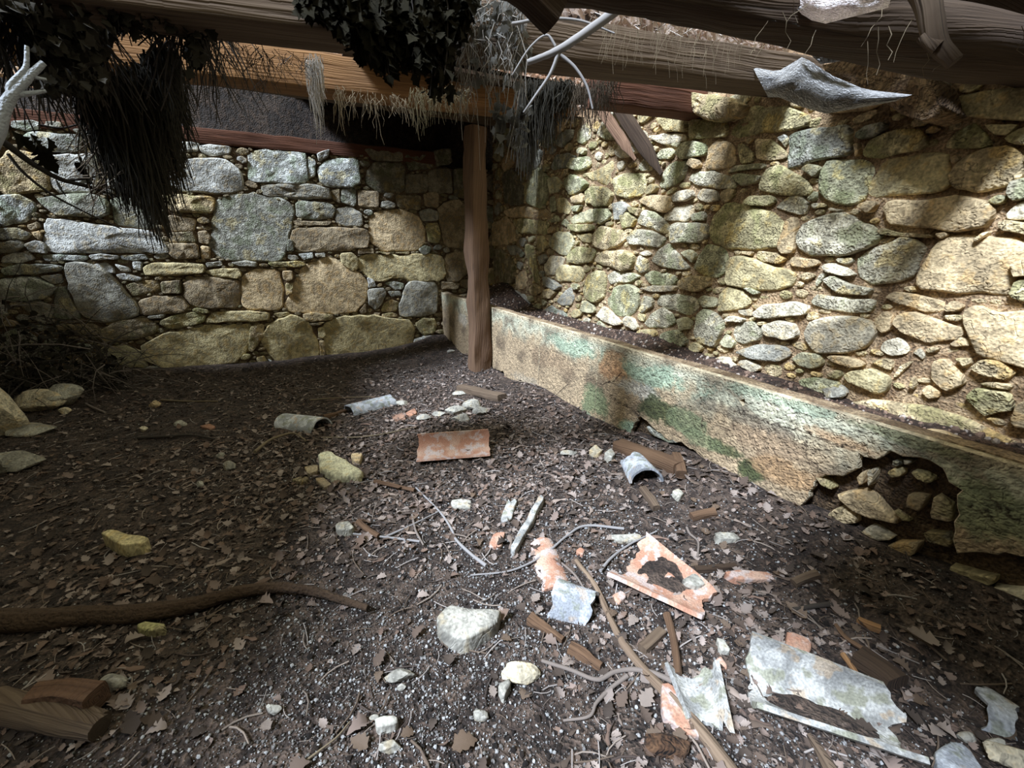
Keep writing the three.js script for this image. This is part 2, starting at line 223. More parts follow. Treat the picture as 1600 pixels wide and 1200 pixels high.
const rightTone = (u, v, r) => u < -4.6 ? (r < 0.45 ? 'green' : r < 0.7 ? 'tan' : 'grey') : u < -2.4 ? (r < 0.30 ? 'green' : r < 0.75 ? 'pale' : 'ochre') : u < -1.3 ? (r < 0.4 ? 'pale' : r < 0.6 ? 'green' : 'tan') : (r < 0.6 ? 'tan' : r < 0.85 ? 'pale' : 'ochre');

const WB = new Masonry(BACK, 'wall_back', -4.75, 3.4, -0.35, backTop, backTone);
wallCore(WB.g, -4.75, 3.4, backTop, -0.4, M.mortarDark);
{ const s = (...c) => WB.px('', ...c), t = (k, ...c) => WB.px(k, ...c);
  // upper course
  t('tan', 0,248, 20,232, 78,250, 75,298, 0,303); t('cool', 45,205, 125,212, 120,235, 60,240, 30,225); t('cool', 62,245, 150,240, 150,300, 84,298);
  t('cool', 265,258, 300,248, 355,250, 375,270, 378,295, 350,303, 285,298, 260,285); t('cool', 272,222, 310,222, 308,236, 275,238); t('cool', 312,228, 330,225, 360,230, 358,240, 330,243, 315,237);
  t('cool', 388,240, 415,232, 475,240, 480,280, 470,286, 390,284); t('cool', 481,245, 494,252, 492,275, 482,278); t('cool', 495,240, 515,233, 512,245, 498,252); t('cool', 498,262, 510,250, 540,248, 560,252, 562,285, 550,292, 515,292, 500,282);
  t('grey', 408,292, 425,288, 490,288, 512,296, 514,310, 470,311, 415,305); s(514,298, 530,294, 532,318, 520,312); t('grey', 533,295, 556,295, 557,318, 552,322, 533,315); s(560,296, 592,300, 591,324, 560,322);
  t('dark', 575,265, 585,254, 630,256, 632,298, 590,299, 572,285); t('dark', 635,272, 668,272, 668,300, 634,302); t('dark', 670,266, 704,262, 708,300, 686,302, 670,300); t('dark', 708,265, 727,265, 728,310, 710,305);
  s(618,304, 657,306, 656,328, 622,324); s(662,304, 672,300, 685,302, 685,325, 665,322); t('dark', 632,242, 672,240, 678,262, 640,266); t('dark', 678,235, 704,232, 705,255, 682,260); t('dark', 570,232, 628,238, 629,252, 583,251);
  // second course
  t('cool', 0,306, 30,304, 52,318, 54,325, 40,345, 0,352); t('grey', 58,312, 78,306, 140,302, 168,314, 166,333, 150,340, 90,336, 70,322); t('cool', 76,342, 100,345, 180,355, 235,362, 250,375, 260,395, 235,394, 76,394, 72,370);
  t('grey', 172,310, 215,305, 250,318, 252,345, 235,358, 180,350); t('tan', 254,302, 300,305, 334,308, 332,333, 270,330, 254,318); t('brown', 262,336, 305,342, 302,360, 270,362, 260,350); t('brown', 264,364, 300,362, 307,378, 265,379);
  t('brown', 266,381, 308,381, 311,403, 275,405, 264,395); t('brown', 309,362, 322,360, 330,370, 326,382, 312,379); s(313,384, 328,386, 328,404, 314,404); t('grey', 336,318, 355,308, 400,305, 445,316, 456,325, 452,350, 445,385, 438,406, 350,404, 335,395, 330,375, 336,345);
  t('grey', 463,318, 475,314, 510,316, 524,325, 520,340, 490,343, 465,340); t('grey', 526,326, 545,322, 565,334, 566,352, 540,354, 524,346); s(458,344, 490,346, 518,346, 512,352, 462,353); t('brown', 462,358, 520,355, 570,358, 576,372, 573,386, 530,392, 470,392, 455,375);
  s(450,374, 458,376, 460,392, 448,392); t('tan', 578,345, 590,332, 630,328, 653,338, 663,360, 662,380, 648,391, 600,391, 582,380, 577,362); s(655,330, 672,325, 685,332, 684,345, 660,345); t('ochre', 666,350, 685,348, 689,370, 684,380, 670,378);
  t('brown', 685,330, 695,318, 715,312, 730,322, 733,370, 728,388, 697,384, 690,360); t('cool', 466,397, 488,394, 490,403, 474,406); s(492,396, 508,395, 508,402, 494,402); t('brown', 560,389, 583,388, 584,396, 560,397); t('ochre', 532,397, 550,395, 560,404, 560,420, 550,424, 535,412);
  t('ochre', 563,402, 580,398, 640,399, 670,398, 690,402, 693,425, 688,437, 655,438, 615,434, 590,440, 575,430, 563,415); t('brown', 696,398, 730,392, 733,425, 715,440, 697,438); t('tan', 590,393, 612,395, 605,399); t('tan', 616,395, 640,393, 638,398);
  // third course
  t('cool', 2,402, 20,395, 45,395, 52,405, 30,411, 2,410); t('cool', 40,382, 55,375, 70,380, 72,396, 50,394); s(0,378, 30,375, 38,384, 25,394, 0,395); t('grey', 0,356, 25,356, 48,366, 40,374, 0,375); s(42,352, 58,346, 62,356, 47,360); t('tan', 48,363, 62,360, 66,372, 58,374);
  t('cool', 66,399, 100,397, 136,400, 132,407, 72,408); t('cool', 141,399, 160,396, 186,400, 182,405, 145,406); t('cool', 190,399, 225,397, 232,405, 205,407, 190,404); t('cool', 4,420, 30,413, 75,413, 97,417, 92,424, 50,429, 10,430); t('cool', 0,436, 50,432, 68,440, 86,450, 72,466, 40,470, 0,468);
  t('cool', 62,432, 93,428, 97,442, 82,444); t('grey', 100,415, 115,411, 140,414, 176,433, 193,455, 213,480, 212,494, 175,500, 132,498, 119,470, 106,440); t('grey', 88,452, 100,448, 114,475, 126,498, 88,498, 84,470); t('cool', 146,413, 165,410, 176,418, 178,427, 152,420);
  t('cool', 179,412, 200,418, 204,425, 190,424); t('cool', 181,429, 200,427, 222,435, 215,440, 188,437); t('cool', 207,409, 222,409, 220,424, 209,420); t('ochre', 226,418, 242,411, 300,411, 317,413, 317,426, 290,430, 230,430); t('ochre', 320,424, 345,419, 372,420, 377,430, 370,435, 335,432);
  s(322,411, 345,408, 348,415, 325,418); s(362,410, 385,407, 402,410, 400,417, 375,416); t('brown', 197,446, 215,440, 245,437, 249,450, 245,455, 208,463); t('brown', 252,441, 282,438, 283,459, 255,458); t('brown', 217,470, 240,463, 284,463, 294,478, 285,488, 220,492);
  t('brown', 289,445, 305,435, 340,434, 373,440, 373,475, 365,481, 320,481, 297,474, 288,460); t('tan', 380,430, 400,421, 435,422, 441,445, 442,478, 435,484, 380,480, 377,450); t('ochre', 420,410, 470,408, 477,413, 465,418, 425,416); s(442,423, 457,423, 458,435, 450,440, 443,435); s(446,443, 459,442, 457,458, 448,462);
  t('tan', 446,480, 460,447, 475,420, 495,409, 512,403, 525,406, 545,423, 567,431, 572,445, 567,468, 555,484, 520,489, 455,485); t('cool', 574,433, 584,437, 588,447, 576,450); t('grey', 601,442, 615,439, 631,443, 629,452, 618,453); t('grey', 606,455, 625,455, 628,462, 612,464); t('grey', 574,453, 599,450, 604,458, 595,475, 587,484, 576,475);
  t('tan', 596,486, 601,473, 612,468, 623,473, 619,486, 605,488); t('grey', 633,450, 641,441, 680,441, 683,460, 681,489, 660,494, 626,493, 626,475); s(561,486, 571,473, 573,488, 565,490); s(689,440, 718,442, 714,452, 691,452);
  // lower courses
  t('grey', 28,475, 60,470, 82,480, 84,505, 60,505); t('brown', 82,509, 140,505, 156,515, 154,524, 115,524, 86,518); t('brown', 161,515, 185,501, 225,496, 244,508, 243,519, 215,529, 166,535, 159,529); s(231,494, 258,491, 255,497, 236,498); t('ochre', 251,502, 270,493, 300,488, 319,493, 317,504, 290,511, 272,514, 253,508);
  t('ochre', 323,500, 335,488, 380,486, 419,489, 417,500, 380,503, 326,504); t('green', 156,546, 166,541, 200,541, 221,549, 227,560, 227,574, 200,574, 166,562); t('ochre', 224,542, 260,523, 320,511, 387,508, 389,520, 381,550, 359,567, 310,574, 250,571, 231,560); t('tan', 391,511, 411,507, 413,525, 404,535, 395,550, 389,545);
  t('tan', 400,486, 417,489, 419,498, 403,502); t('ochre', 427,490, 449,487, 453,491, 436,497); t('tan', 474,491, 490,488, 520,492, 518,499, 490,503, 477,500); s(483,505, 508,503, 499,508, 487,508); s(531,491, 545,487, 545,493, 533,494);
  t('ochre', 406,528, 426,506, 455,494, 469,496, 484,511, 495,535, 496,556, 470,561, 440,571, 426,559); t('ochre', 497,513, 507,511, 510,525, 505,529, 498,527); t('tan', 499,533, 507,533, 509,554, 501,559); t('ochre', 508,509, 530,497, 570,493, 600,498, 638,501, 643,515, 641,535, 629,547, 600,554, 550,555, 516,557, 511,545);
  t('tan', 597,491, 610,488, 621,491, 619,495, 598,495); t('brown', 584,489, 595,488, 592,494, 585,493); t('ochre', 649,506, 660,497, 678,497, 682,510, 679,519, 660,523); t('ochre', 401,559, 412,556, 421,570, 403,576); t('cool', 646,531, 665,524, 693,523, 694,535, 670,539, 649,544);
  t('cool', 652,545, 690,541, 698,550, 660,555); t('cool', 476,563, 496,560, 490,570, 479,570); t('cool', 500,563, 548,559, 543,570, 505,574); t('cool', 419,561, 431,567, 427,571);
  WB.fill(296);
}
const WR = new Masonry(RIGHT, 'wall_right', -7.2, 2.9, 0.45, rightTop, rightTone);
wallCore(WR.g, -7.2, 2.9, rightTop, -0.3, M.mortar, 0.55, 0.05, 0.0);
{ const s = (...c) => WR.px('', ...c), t = (k, ...c) => WR.px(k, ...c);
  // towards the corner
  t('tan', 765,382, 770,350, 790,338, 802,355, 806,375, 785,384); t('tan', 792,330, 815,322, 850,325, 860,337, 835,342, 796,338); t('ochre', 803,345, 820,341, 855,346, 851,366, 815,364); t('dark', 785,275, 800,264, 814,275, 817,300, 815,320, 786,318); t('green', 822,290, 830,268, 845,264, 856,280, 855,310, 848,326, 825,318);
  t('grey', 858,262, 868,241, 885,239, 899,245, 887,260, 865,266); t('green', 889,262, 895,248, 919,244, 924,258, 905,267); t('ochre', 916,272, 940,263, 955,251, 961,262, 957,285, 945,290, 923,280); t('green', 881,285, 891,273, 905,276, 919,288, 907,300, 891,306); s(858,280, 870,276, 877,285, 873,300, 861,302);
  t('ochre', 915,300, 925,291, 947,293, 956,305, 949,320, 930,323, 915,315); t('ochre', 959,279, 975,271, 1004,271, 1007,290, 1001,305, 980,309, 961,305); s(858,309, 865,306, 868,330, 859,331); t('ochre', 869,311, 882,309, 892,325, 889,334, 873,333); s(894,322, 911,321, 904,331, 896,330); t('tan', 894,309, 911,301, 913,316, 899,318);
  t('green', 891,342, 905,331, 925,326, 927,347, 894,349); t('green', 929,327, 950,327, 954,340, 940,351, 931,348); t('grey', 958,318, 975,315, 984,325, 968,344, 961,342); t('ochre', 969,336, 980,331, 993,342, 989,354, 973,357); t('tan', 982,323, 1000,326, 997,338, 986,332);
  t('tan', 1000,313, 1015,305, 1045,307, 1054,320, 1038,333, 1015,325); t('pale', 996,345, 1006,329, 1025,331, 1040,346, 1046,360, 1039,365, 1000,350); t('pale', 1037,338, 1051,323, 1080,319, 1081,335, 1070,346, 1040,345); t('pale', 1079,335, 1100,329, 1101,344, 1080,345);
  t('pale', 1051,308, 1062,299, 1080,296, 1084,308, 1070,315, 1055,315); t('pale', 1089,305, 1096,295, 1115,297, 1123,312, 1105,317, 1091,312); t('pale', 1049,353, 1060,349, 1103,349, 1104,370, 1090,379, 1051,379); t('pale', 983,372, 996,359, 1015,361, 1039,372, 1029,387, 986,381);
  t('tan', 928,372, 940,353, 965,359, 981,368, 971,381, 945,391, 931,385); t('ochre', 891,351, 925,351, 927,360, 905,363, 891,358); s(858,345, 870,336, 875,345, 863,348); s(876,350, 883,341, 889,350, 885,355); t('green', 857,380, 868,363, 890,363, 896,380, 887,399, 873,397);
  t('ochre', 899,366, 924,365, 924,379, 910,379); t('ochre', 838,370, 848,369, 855,385, 850,394, 839,390); s(889,400, 901,386, 930,389, 924,409, 905,413, 891,409); t('tan', 928,405, 945,393, 975,391, 991,400, 987,419, 970,423, 941,414); t('pale', 993,420, 999,399, 1011,406, 1011,424, 1001,426);
  t('pale', 999,396, 1010,391, 1019,397, 1008,401); t('pale', 1016,408, 1029,391, 1043,380, 1054,391, 1069,410, 1077,419, 1050,421, 1026,414); t('green', 1064,395, 1078,389, 1087,398, 1082,411); t('green', 1083,418, 1091,396, 1106,383, 1130,386, 1136,400, 1134,424, 1119,434, 1096,429);
  s(869,425, 880,414, 905,416, 912,430, 904,441, 873,439); t('ochre', 911,455, 916,433, 930,423, 944,425, 947,440, 944,464, 930,473, 913,464); t('pale', 949,430, 959,423, 985,427, 999,432, 985,441, 953,443); t('green', 1005,430, 1018,423, 1050,429, 1057,440, 1045,447, 1016,445);
  s(841,402, 852,397, 855,405, 846,413); s(849,432, 860,435, 876,448, 867,454, 851,447); s(849,455, 860,451, 869,456, 861,467, 851,466); s(871,470, 881,456, 892,449, 896,465, 891,477, 876,477); t('grey', 791,385, 805,383, 814,392, 808,399, 796,398);
  t('brown', 763,390, 785,391, 801,410, 804,440, 780,444, 763,440); t('ochre', 821,382, 832,386, 839,420, 843,441, 835,440, 826,415); t('pale', 851,415, 862,399, 880,403, 877,415, 866,429, 853,430);
  // upper courses
  t('pale', 1014,214, 1040,208, 1071,211, 1069,220, 1036,227); t('ochre', 1027,186, 1045,179, 1071,186, 1072,206, 1040,205); t('ochre', 1076,186, 1100,187, 1135,191, 1135,212, 1100,216, 1076,215); t('ochre', 1139,210, 1155,186, 1175,167, 1220,166, 1257,178, 1261,195, 1220,204, 1180,209, 1151,215);
  t('green', 1026,242, 1035,233, 1049,231, 1053,240, 1047,249, 1031,249); t('green', 1046,226, 1055,221, 1065,223, 1056,231); t('green', 1057,240, 1068,225, 1085,221, 1101,226, 1105,240, 1090,245, 1066,249); t('tan', 1074,255, 1081,247, 1092,249, 1096,260, 1085,264); t('tan', 1101,258, 1109,230, 1121,217, 1141,223, 1146,232, 1146,258, 1120,264, 1103,262);
  t('ochre', 1151,225, 1160,224, 1177,240, 1174,252, 1155,256); t('tan', 1181,217, 1205,219, 1224,235, 1229,245, 1200,251, 1182,247); t('grey', 1213,215, 1225,209, 1231,220, 1226,231); t('grey', 1234,209, 1260,203, 1327,197, 1329,240, 1290,247, 1245,259, 1229,261); t('grey', 1337,210, 1355,196, 1383,191, 1384,200, 1365,214, 1341,217);
  s(1335,225, 1343,223, 1345,240, 1339,246); t('pale', 1133,270, 1146,259, 1175,255, 1192,255, 1193,262, 1165,265); t('pale', 1077,280, 1083,269, 1110,267, 1130,273, 1149,280, 1147,293, 1115,294, 1086,288); t('pale', 1142,275, 1160,271, 1191,275, 1184,284, 1160,291, 1152,284);
  t('ochre', 1186,295, 1196,266, 1215,257, 1240,269, 1261,285, 1267,299, 1260,305, 1220,304); t('green', 1253,264, 1265,256, 1281,259, 1281,271, 1270,277); t('green', 1279,285, 1286,263, 1293,251, 1345,251, 1359,256, 1366,265, 1354,285, 1349,309, 1330,319, 1290,311, 1278,300);
  t('ochre', 1163,317, 1175,306, 1205,306, 1214,315, 1200,322, 1170,321); t('pale', 1212,325, 1233,306, 1252,306, 1263,320, 1257,335, 1240,334); s(1263,310, 1276,298, 1276,312, 1267,315); t('pale', 1267,318, 1285,317, 1292,323, 1269,327); t('pale', 1295,324, 1317,328, 1310,331, 1294,329);
  t('ochre', 1109,360, 1117,337, 1136,319, 1165,319, 1200,331, 1221,350, 1223,370, 1214,385, 1180,390, 1140,389, 1114,379); t('tan', 1216,385, 1231,346, 1243,339, 1247,350, 1243,380, 1239,395, 1223,395); t('pale', 1246,372, 1256,351, 1290,336, 1320,333, 1364,356, 1376,370, 1359,384, 1320,399, 1270,399, 1249,388);
  t('tan', 1181,400, 1186,392, 1215,396, 1229,405, 1215,412, 1191,409); s(1157,393, 1177,393, 1175,400, 1161,397); t('ochre', 1139,420, 1144,406, 1160,401, 1220,419, 1239,426, 1237,444, 1210,454, 1170,451, 1137,444); t('tan', 1234,405, 1240,401, 1275,406, 1281,413, 1260,419, 1236,415); t('pale', 1306,404, 1330,402, 1334,410, 1320,414, 1309,410);
  t('ochre', 1348,238, 1361,216, 1400,201, 1438,203, 1448,225, 1437,234, 1400,239, 1375,247, 1351,245); t('ochre', 1352,298, 1366,276, 1381,253, 1400,246, 1450,241, 1477,242, 1479,290, 1460,299, 1410,304, 1370,309, 1356,305); t('ochre', 1474,228, 1491,206, 1520,191, 1539,206, 1548,225, 1530,231, 1481,231);
  t('ochre', 1486,165, 1500,151, 1560,139, 1640,128, 1650,190, 1550,184, 1496,179); t('ochre', 1537,195, 1590,193, 1575,211, 1551,210); s(1572,215, 1602,198, 1640,196, 1640,230, 1582,225); t('tan', 1482,275, 1501,251, 1540,231, 1575,229, 1593,245, 1594,275, 1575,289, 1530,299, 1491,295); t('tan', 1484,245, 1495,241, 1502,248, 1492,257, 1486,255);
  t('tan', 1385,325, 1396,311, 1440,313, 1500,304, 1540,314, 1554,330, 1544,349, 1500,361, 1440,355, 1391,349); t('green', 1543,315, 1560,304, 1574,306, 1569,318, 1555,321); t('pale', 1573,300, 1581,283, 1615,276, 1620,308, 1581,314); t('pale', 1569,340, 1586,321, 1620,308, 1625,342, 1581,344); t('tan', 1563,346, 1575,344, 1620,350, 1620,370, 1563,360);
  t('tan', 1341,322, 1360,313, 1375,316, 1364,331, 1356,333); t('tan', 1371,365, 1379,356, 1400,363, 1459,367, 1454,371, 1400,370); t('tan', 1461,365, 1480,361, 1484,368, 1470,374); t('pale', 1340,405, 1356,393, 1400,376, 1408,371, 1434,379, 1446,390, 1431,410, 1429,430, 1400,441, 1360,444, 1341,430);
  t('tan', 1436,440, 1441,415, 1456,391, 1475,373, 1500,369, 1540,371, 1588,376, 1597,386, 1596,400, 1584,430, 1574,459, 1540,457, 1480,457, 1441,451); t('tan', 1521,375, 1536,363, 1549,361, 1540,371, 1526,379); t('tan', 1581,412, 1610,402, 1612,430, 1586,433); t('ochre', 1578,462, 1589,437, 1630,436, 1640,470, 1600,472);
  // middle and lower courses
  t('pale', 1286,438, 1301,431, 1330,445, 1364,451, 1354,461, 1310,459); t('pale', 1267,475, 1276,461, 1310,465, 1364,469, 1359,487, 1330,489, 1290,483); t('pale', 1273,440, 1279,429, 1290,425, 1284,440, 1275,449); t('pale', 1286,415, 1300,411, 1325,419, 1337,430, 1315,431, 1291,425);
  t('tan', 1385,465, 1396,456, 1430,459, 1474,471, 1471,487, 1440,487, 1401,474); t('tan', 1476,480, 1491,469, 1509,478, 1499,487, 1479,487); t('tan', 1473,493, 1495,491, 1509,495, 1499,503, 1481,501); t('tan', 1396,505, 1406,491, 1430,489, 1465,499, 1489,509, 1507,512, 1499,529, 1450,537, 1411,519);
  t('tan', 1509,500, 1513,483, 1530,476, 1560,491, 1610,486, 1612,575, 1570,564, 1531,554, 1521,530); t('pale', 1259,525, 1273,501, 1300,496, 1340,496, 1361,506, 1364,525, 1349,544, 1320,551, 1276,549); t('tan', 1365,500, 1381,486, 1394,493, 1391,514, 1378,521, 1367,510); t('pale', 1372,545, 1381,533, 1405,527, 1423,545, 1415,554, 1391,557);
  t('tan', 1483,538, 1499,526, 1515,531, 1517,540, 1491,543); t('pale', 1425,550, 1438,543, 1447,555, 1442,563); t('tan', 1447,545, 1460,541, 1471,545, 1462,551, 1449,551); t('tan', 1361,565, 1380,559, 1396,563, 1394,579, 1371,571); t('tan', 1397,589, 1406,571, 1425,563, 1426,567, 1401,591);
  t('ochre', 1321,585, 1335,579, 1365,577, 1391,590, 1387,609, 1370,615, 1346,605, 1326,595); t('tan', 1456,592, 1461,566, 1478,559, 1499,578, 1507,600, 1480,611); t('tan', 1493,559, 1515,559, 1519,568, 1509,574); t('tan', 1516,575, 1536,561, 1565,563, 1588,585, 1570,593, 1536,587); t('ochre', 1511,620, 1526,606, 1578,613, 1586,640, 1560,644, 1541,649, 1526,635);
  t('tan', 1441,612, 1451,601, 1471,611, 1469,621, 1451,623); t('tan', 1421,605, 1429,586, 1435,600, 1430,609); t('tan', 1581,655, 1591,631, 1625,618, 1630,672, 1586,665); t('tan', 1531,598, 1560,596, 1584,602, 1579,609, 1546,605); t('tan', 1293,556, 1320,556, 1344,563, 1351,571, 1330,575, 1301,565); t('green', 1239,560, 1251,551, 1280,553, 1287,570, 1270,577, 1249,571);
  t('green', 949,470, 959,451, 980,444, 995,451, 997,478, 987,494, 966,494, 951,480); t('pale', 999,485, 1006,463, 1020,466, 1021,478, 1005,489); t('pale', 1025,475, 1031,461, 1060,459, 1087,466, 1091,481, 1075,493, 1046,484); t('pale', 1006,505, 1016,491, 1035,480, 1049,491, 1054,505, 1040,514, 1013,511); t('green', 1057,500, 1070,495, 1082,503, 1077,514, 1061,517);
  t('pale', 1084,520, 1091,491, 1101,483, 1118,491, 1132,510, 1124,529, 1115,543, 1091,534); t('ochre', 1123,487, 1126,461, 1136,447, 1160,456, 1172,472, 1164,479, 1140,485); t('green', 1091,470, 1099,461, 1118,466, 1119,479, 1099,481); t('green', 1126,535, 1136,521, 1149,536, 1144,544, 1131,542); t('pale', 1132,502, 1141,493, 1164,499, 1159,504); t('pale', 1151,485, 1171,483, 1175,494, 1159,493);
  t('pale', 1143,520, 1151,506, 1175,503, 1187,515, 1184,531, 1160,537, 1149,534); t('grey', 1153,550, 1185,539, 1225,541, 1235,555, 1215,566, 1176,561); t('pale', 1179,490, 1196,476, 1240,471, 1261,479, 1257,491, 1210,497, 1186,497); t('pale', 1191,510, 1216,501, 1240,506, 1247,525, 1230,531, 1196,524); t('pale', 933,492, 943,479, 955,486, 972,505, 960,509, 941,501);
  s(906,485, 913,469, 927,476, 929,488, 918,489); t('tan', 1062,440, 1076,431, 1105,433, 1109,445, 1090,456, 1065,451); t('pale', 1001,450, 1025,446, 1057,447, 1054,454, 1020,457); t('pale', 1163,450, 1175,449, 1189,458, 1178,461);
  WR.fill(296);
}
// the two walls outside the picture, which close the room
const leftTop = (u) => u < 5.6 ? 2.5 + 0.19 * u : 3.05;
const LEFT = new Face(-4.2, 0, Math.PI / 2), FRONT = new Face(0, 2.6, Math.PI);
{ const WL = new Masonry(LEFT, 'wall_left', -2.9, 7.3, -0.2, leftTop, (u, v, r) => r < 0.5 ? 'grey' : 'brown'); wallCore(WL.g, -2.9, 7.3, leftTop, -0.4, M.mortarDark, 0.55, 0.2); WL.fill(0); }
{ const g = kind(FRONT.group('wall_front'), 'structure'); for (const [a, b, lo] of [[-3.2, 4.5, -0.4]]) wallCore(g, a, b, () => 2.45, lo, M.mortarDark, 0.5, 0.2); }

// ---------------------------------------------------------------- floor, hillside, roof remains
function sheet(x0, x1, z0, z1, step, fy, keep) {
  const nx = Math.ceil((x1 - x0) / step), nz = Math.ceil((z1 - z0) / step), pos = [], uv = [], idx = [], w = nx + 1;
  for (let j = 0; j <= nz; j++) for (let i = 0; i <= nx; i++) { const x = lerp(x0, x1, i / nx), z = lerp(z0, z1, j / nz); pos.push(x, fy(x, z), z); uv.push(x, z); }
  for (let j = 0; j < nz; j++) for (let i = 0; i < nx; i++) { const a = j * w + i; if (keep && !keep(pos[a * 3], pos[a * 3 + 2])) continue; idx.push(a, a + w, a + 1, a + 1, a + w, a + w + 1); }
  return geoOf(pos, idx, uv);
}
kind(mesh('floor', sheet(-4.25, 2.35, -7.3, 2.7, 0.04, floorY), M.earth), 'structure');
// the slope outside, against which the house was dug in
const bankY = (x, z) => { const d = Math.max(-7.75 - z, x - 3.4, -4.8 - x, z - 3.2, 0); return (z > 2.8 ? 0.2 : 1) * (2.3 + 0.85 * sstep(-2, -7, z) + 0.95 * Math.max(0, d - 0.3) * sstep(16, 2, d) + 0.2 * fbm3(x * 0.8, 2, z * 0.8, 3)) + (z > 2.8 ? 0.2 : 0); };
kind(mesh('hillside', sheet(-16, 16, -20, 14, 0.4, bankY, (x, z) => z < -7.75 || x > 3.35 || x < -5.0 || z > 3.1), std({ color: rgb(1.0, 0.85, 0.74), map: TX.mortar, bumpMap: TX.earthB, bumpScale: 0.03 })), 'structure');

// dark earth and roots lying on the top of the far wall, up to the roof
{ const pos = [], uv = [], idx = [], n = 60, m = 6; for (let i = 0; i <= n; i++) for (let k = 0; k <= m; k++) { const x = lerp(-4.75, 3.3, i / n), f = k / m, top = x > -1.6 ? 3.98 : 3.55 + 0.12 * noise3(x * 2.1, 1, 7); pos.push(x, lerp(2.98, top, f) + 0.03 * noise3(x * 5, f * 4, 2), -7.30 - 0.35 * f + 0.05 * noise3(x * 4, f * 5, 9)); uv.push(x, f * 0.7); } for (let i = 0; i < n; i++) for (let k = 0; k < m; k++) { const a = i * (m + 1) + k; idx.push(a, a + m + 1, a + 1, a + 1, a + m + 1, a + m + 2); } kind(mesh('wall_top_earth', geoOf(pos, idx, uv), std({ color: rgb(0.22, 0.19, 0.16), map: TX.earth, bumpMap: TX.earthB, bumpScale: 0.03 })), 'structure'); }

// roof remains: boards with a skin of earth still lying over parts of the room
const roofY = (z) => 2.42 - 0.19 * z;
const ceil = kind(group('ceiling'), 'structure');
function boards(x0, x1, z0, z1, lift, seed) {                // boards side by side along x, each a piece of its own
  const R = rng(seed), n = Math.max(1, Math.round((z1 - z0) / 0.24));
  for (let i = 0; i < n; i++) { const za = lerp(z0, z1, i / n), zb = lerp(z0, z1, (i + 1) / n) - 0.012, zm = (za + zb) / 2, a = x0 + 0.25 * (R() - 0.5), b = x1 + 0.25 * (R() - 0.5), y = roofY(zm) + lift + 0.02 * (R() - 0.5);
    const g = new THREE.BoxGeometry(b - a, 0.03, zb - za, 10, 1, 2), p = g.attributes.position; for (let k = 0; k < p.count; k++) p.setY(k, p.getY(k) + 0.02 * noise3(p.getX(k) * 2, i, seed) - 0.19 * p.getZ(k));
    const uv = g.attributes.uv; for (let k = 0; k < uv.count; k++) uv.setXY(k, p.getZ(k) + i * 0.3, p.getX(k)); g.computeVertexNormals();
    const m = mesh('board', g, M.woodDark, ceil); m.position.set((a + b) / 2, y, zm); }
  const s = sheet(x0, x1, z0, z1, 0.12, (x, z) => roofY(z) + lift + 0.05 + 0.04 * fbm3(x * 2, 1, z * 2, 3) ); kind(mesh('earth_cover', s, M.earth, ceil), 'stuff');
}
// the boards that are left; between them the roof lies open
boards(0.0, 3.2, -8.0, -5.35, 0.0, 5);
boards(-0.6, 0.1, -6.4, -5.4, 0.02, 15);
boards(-4.7, -0.65, -6.4, -5.3, 0.02, 9);
boards(-4.7, -2.0, -5.3, -4.65, 0.02, 11);
boards(0.5, 3.2, -5.3, -4.35, 0.03, 10);
boards(-4.7, -1.95, -4.65, -0.55, 0.02, 6);
boards(-4.7, -2.45, -0.52, 3.0, 0.02, 12);
boards(-2.4, 3.3, 0.65, 3.0, 0.0, 8);
boards(-0.25, 1.6, -0.45, 0.62, 0.0, 13);
boards(1.62, 3.3, 0.12, 0.62, 0.0, 16);
boards(2.35, 3.3, -1.7, 0.1, 0.02, 7);

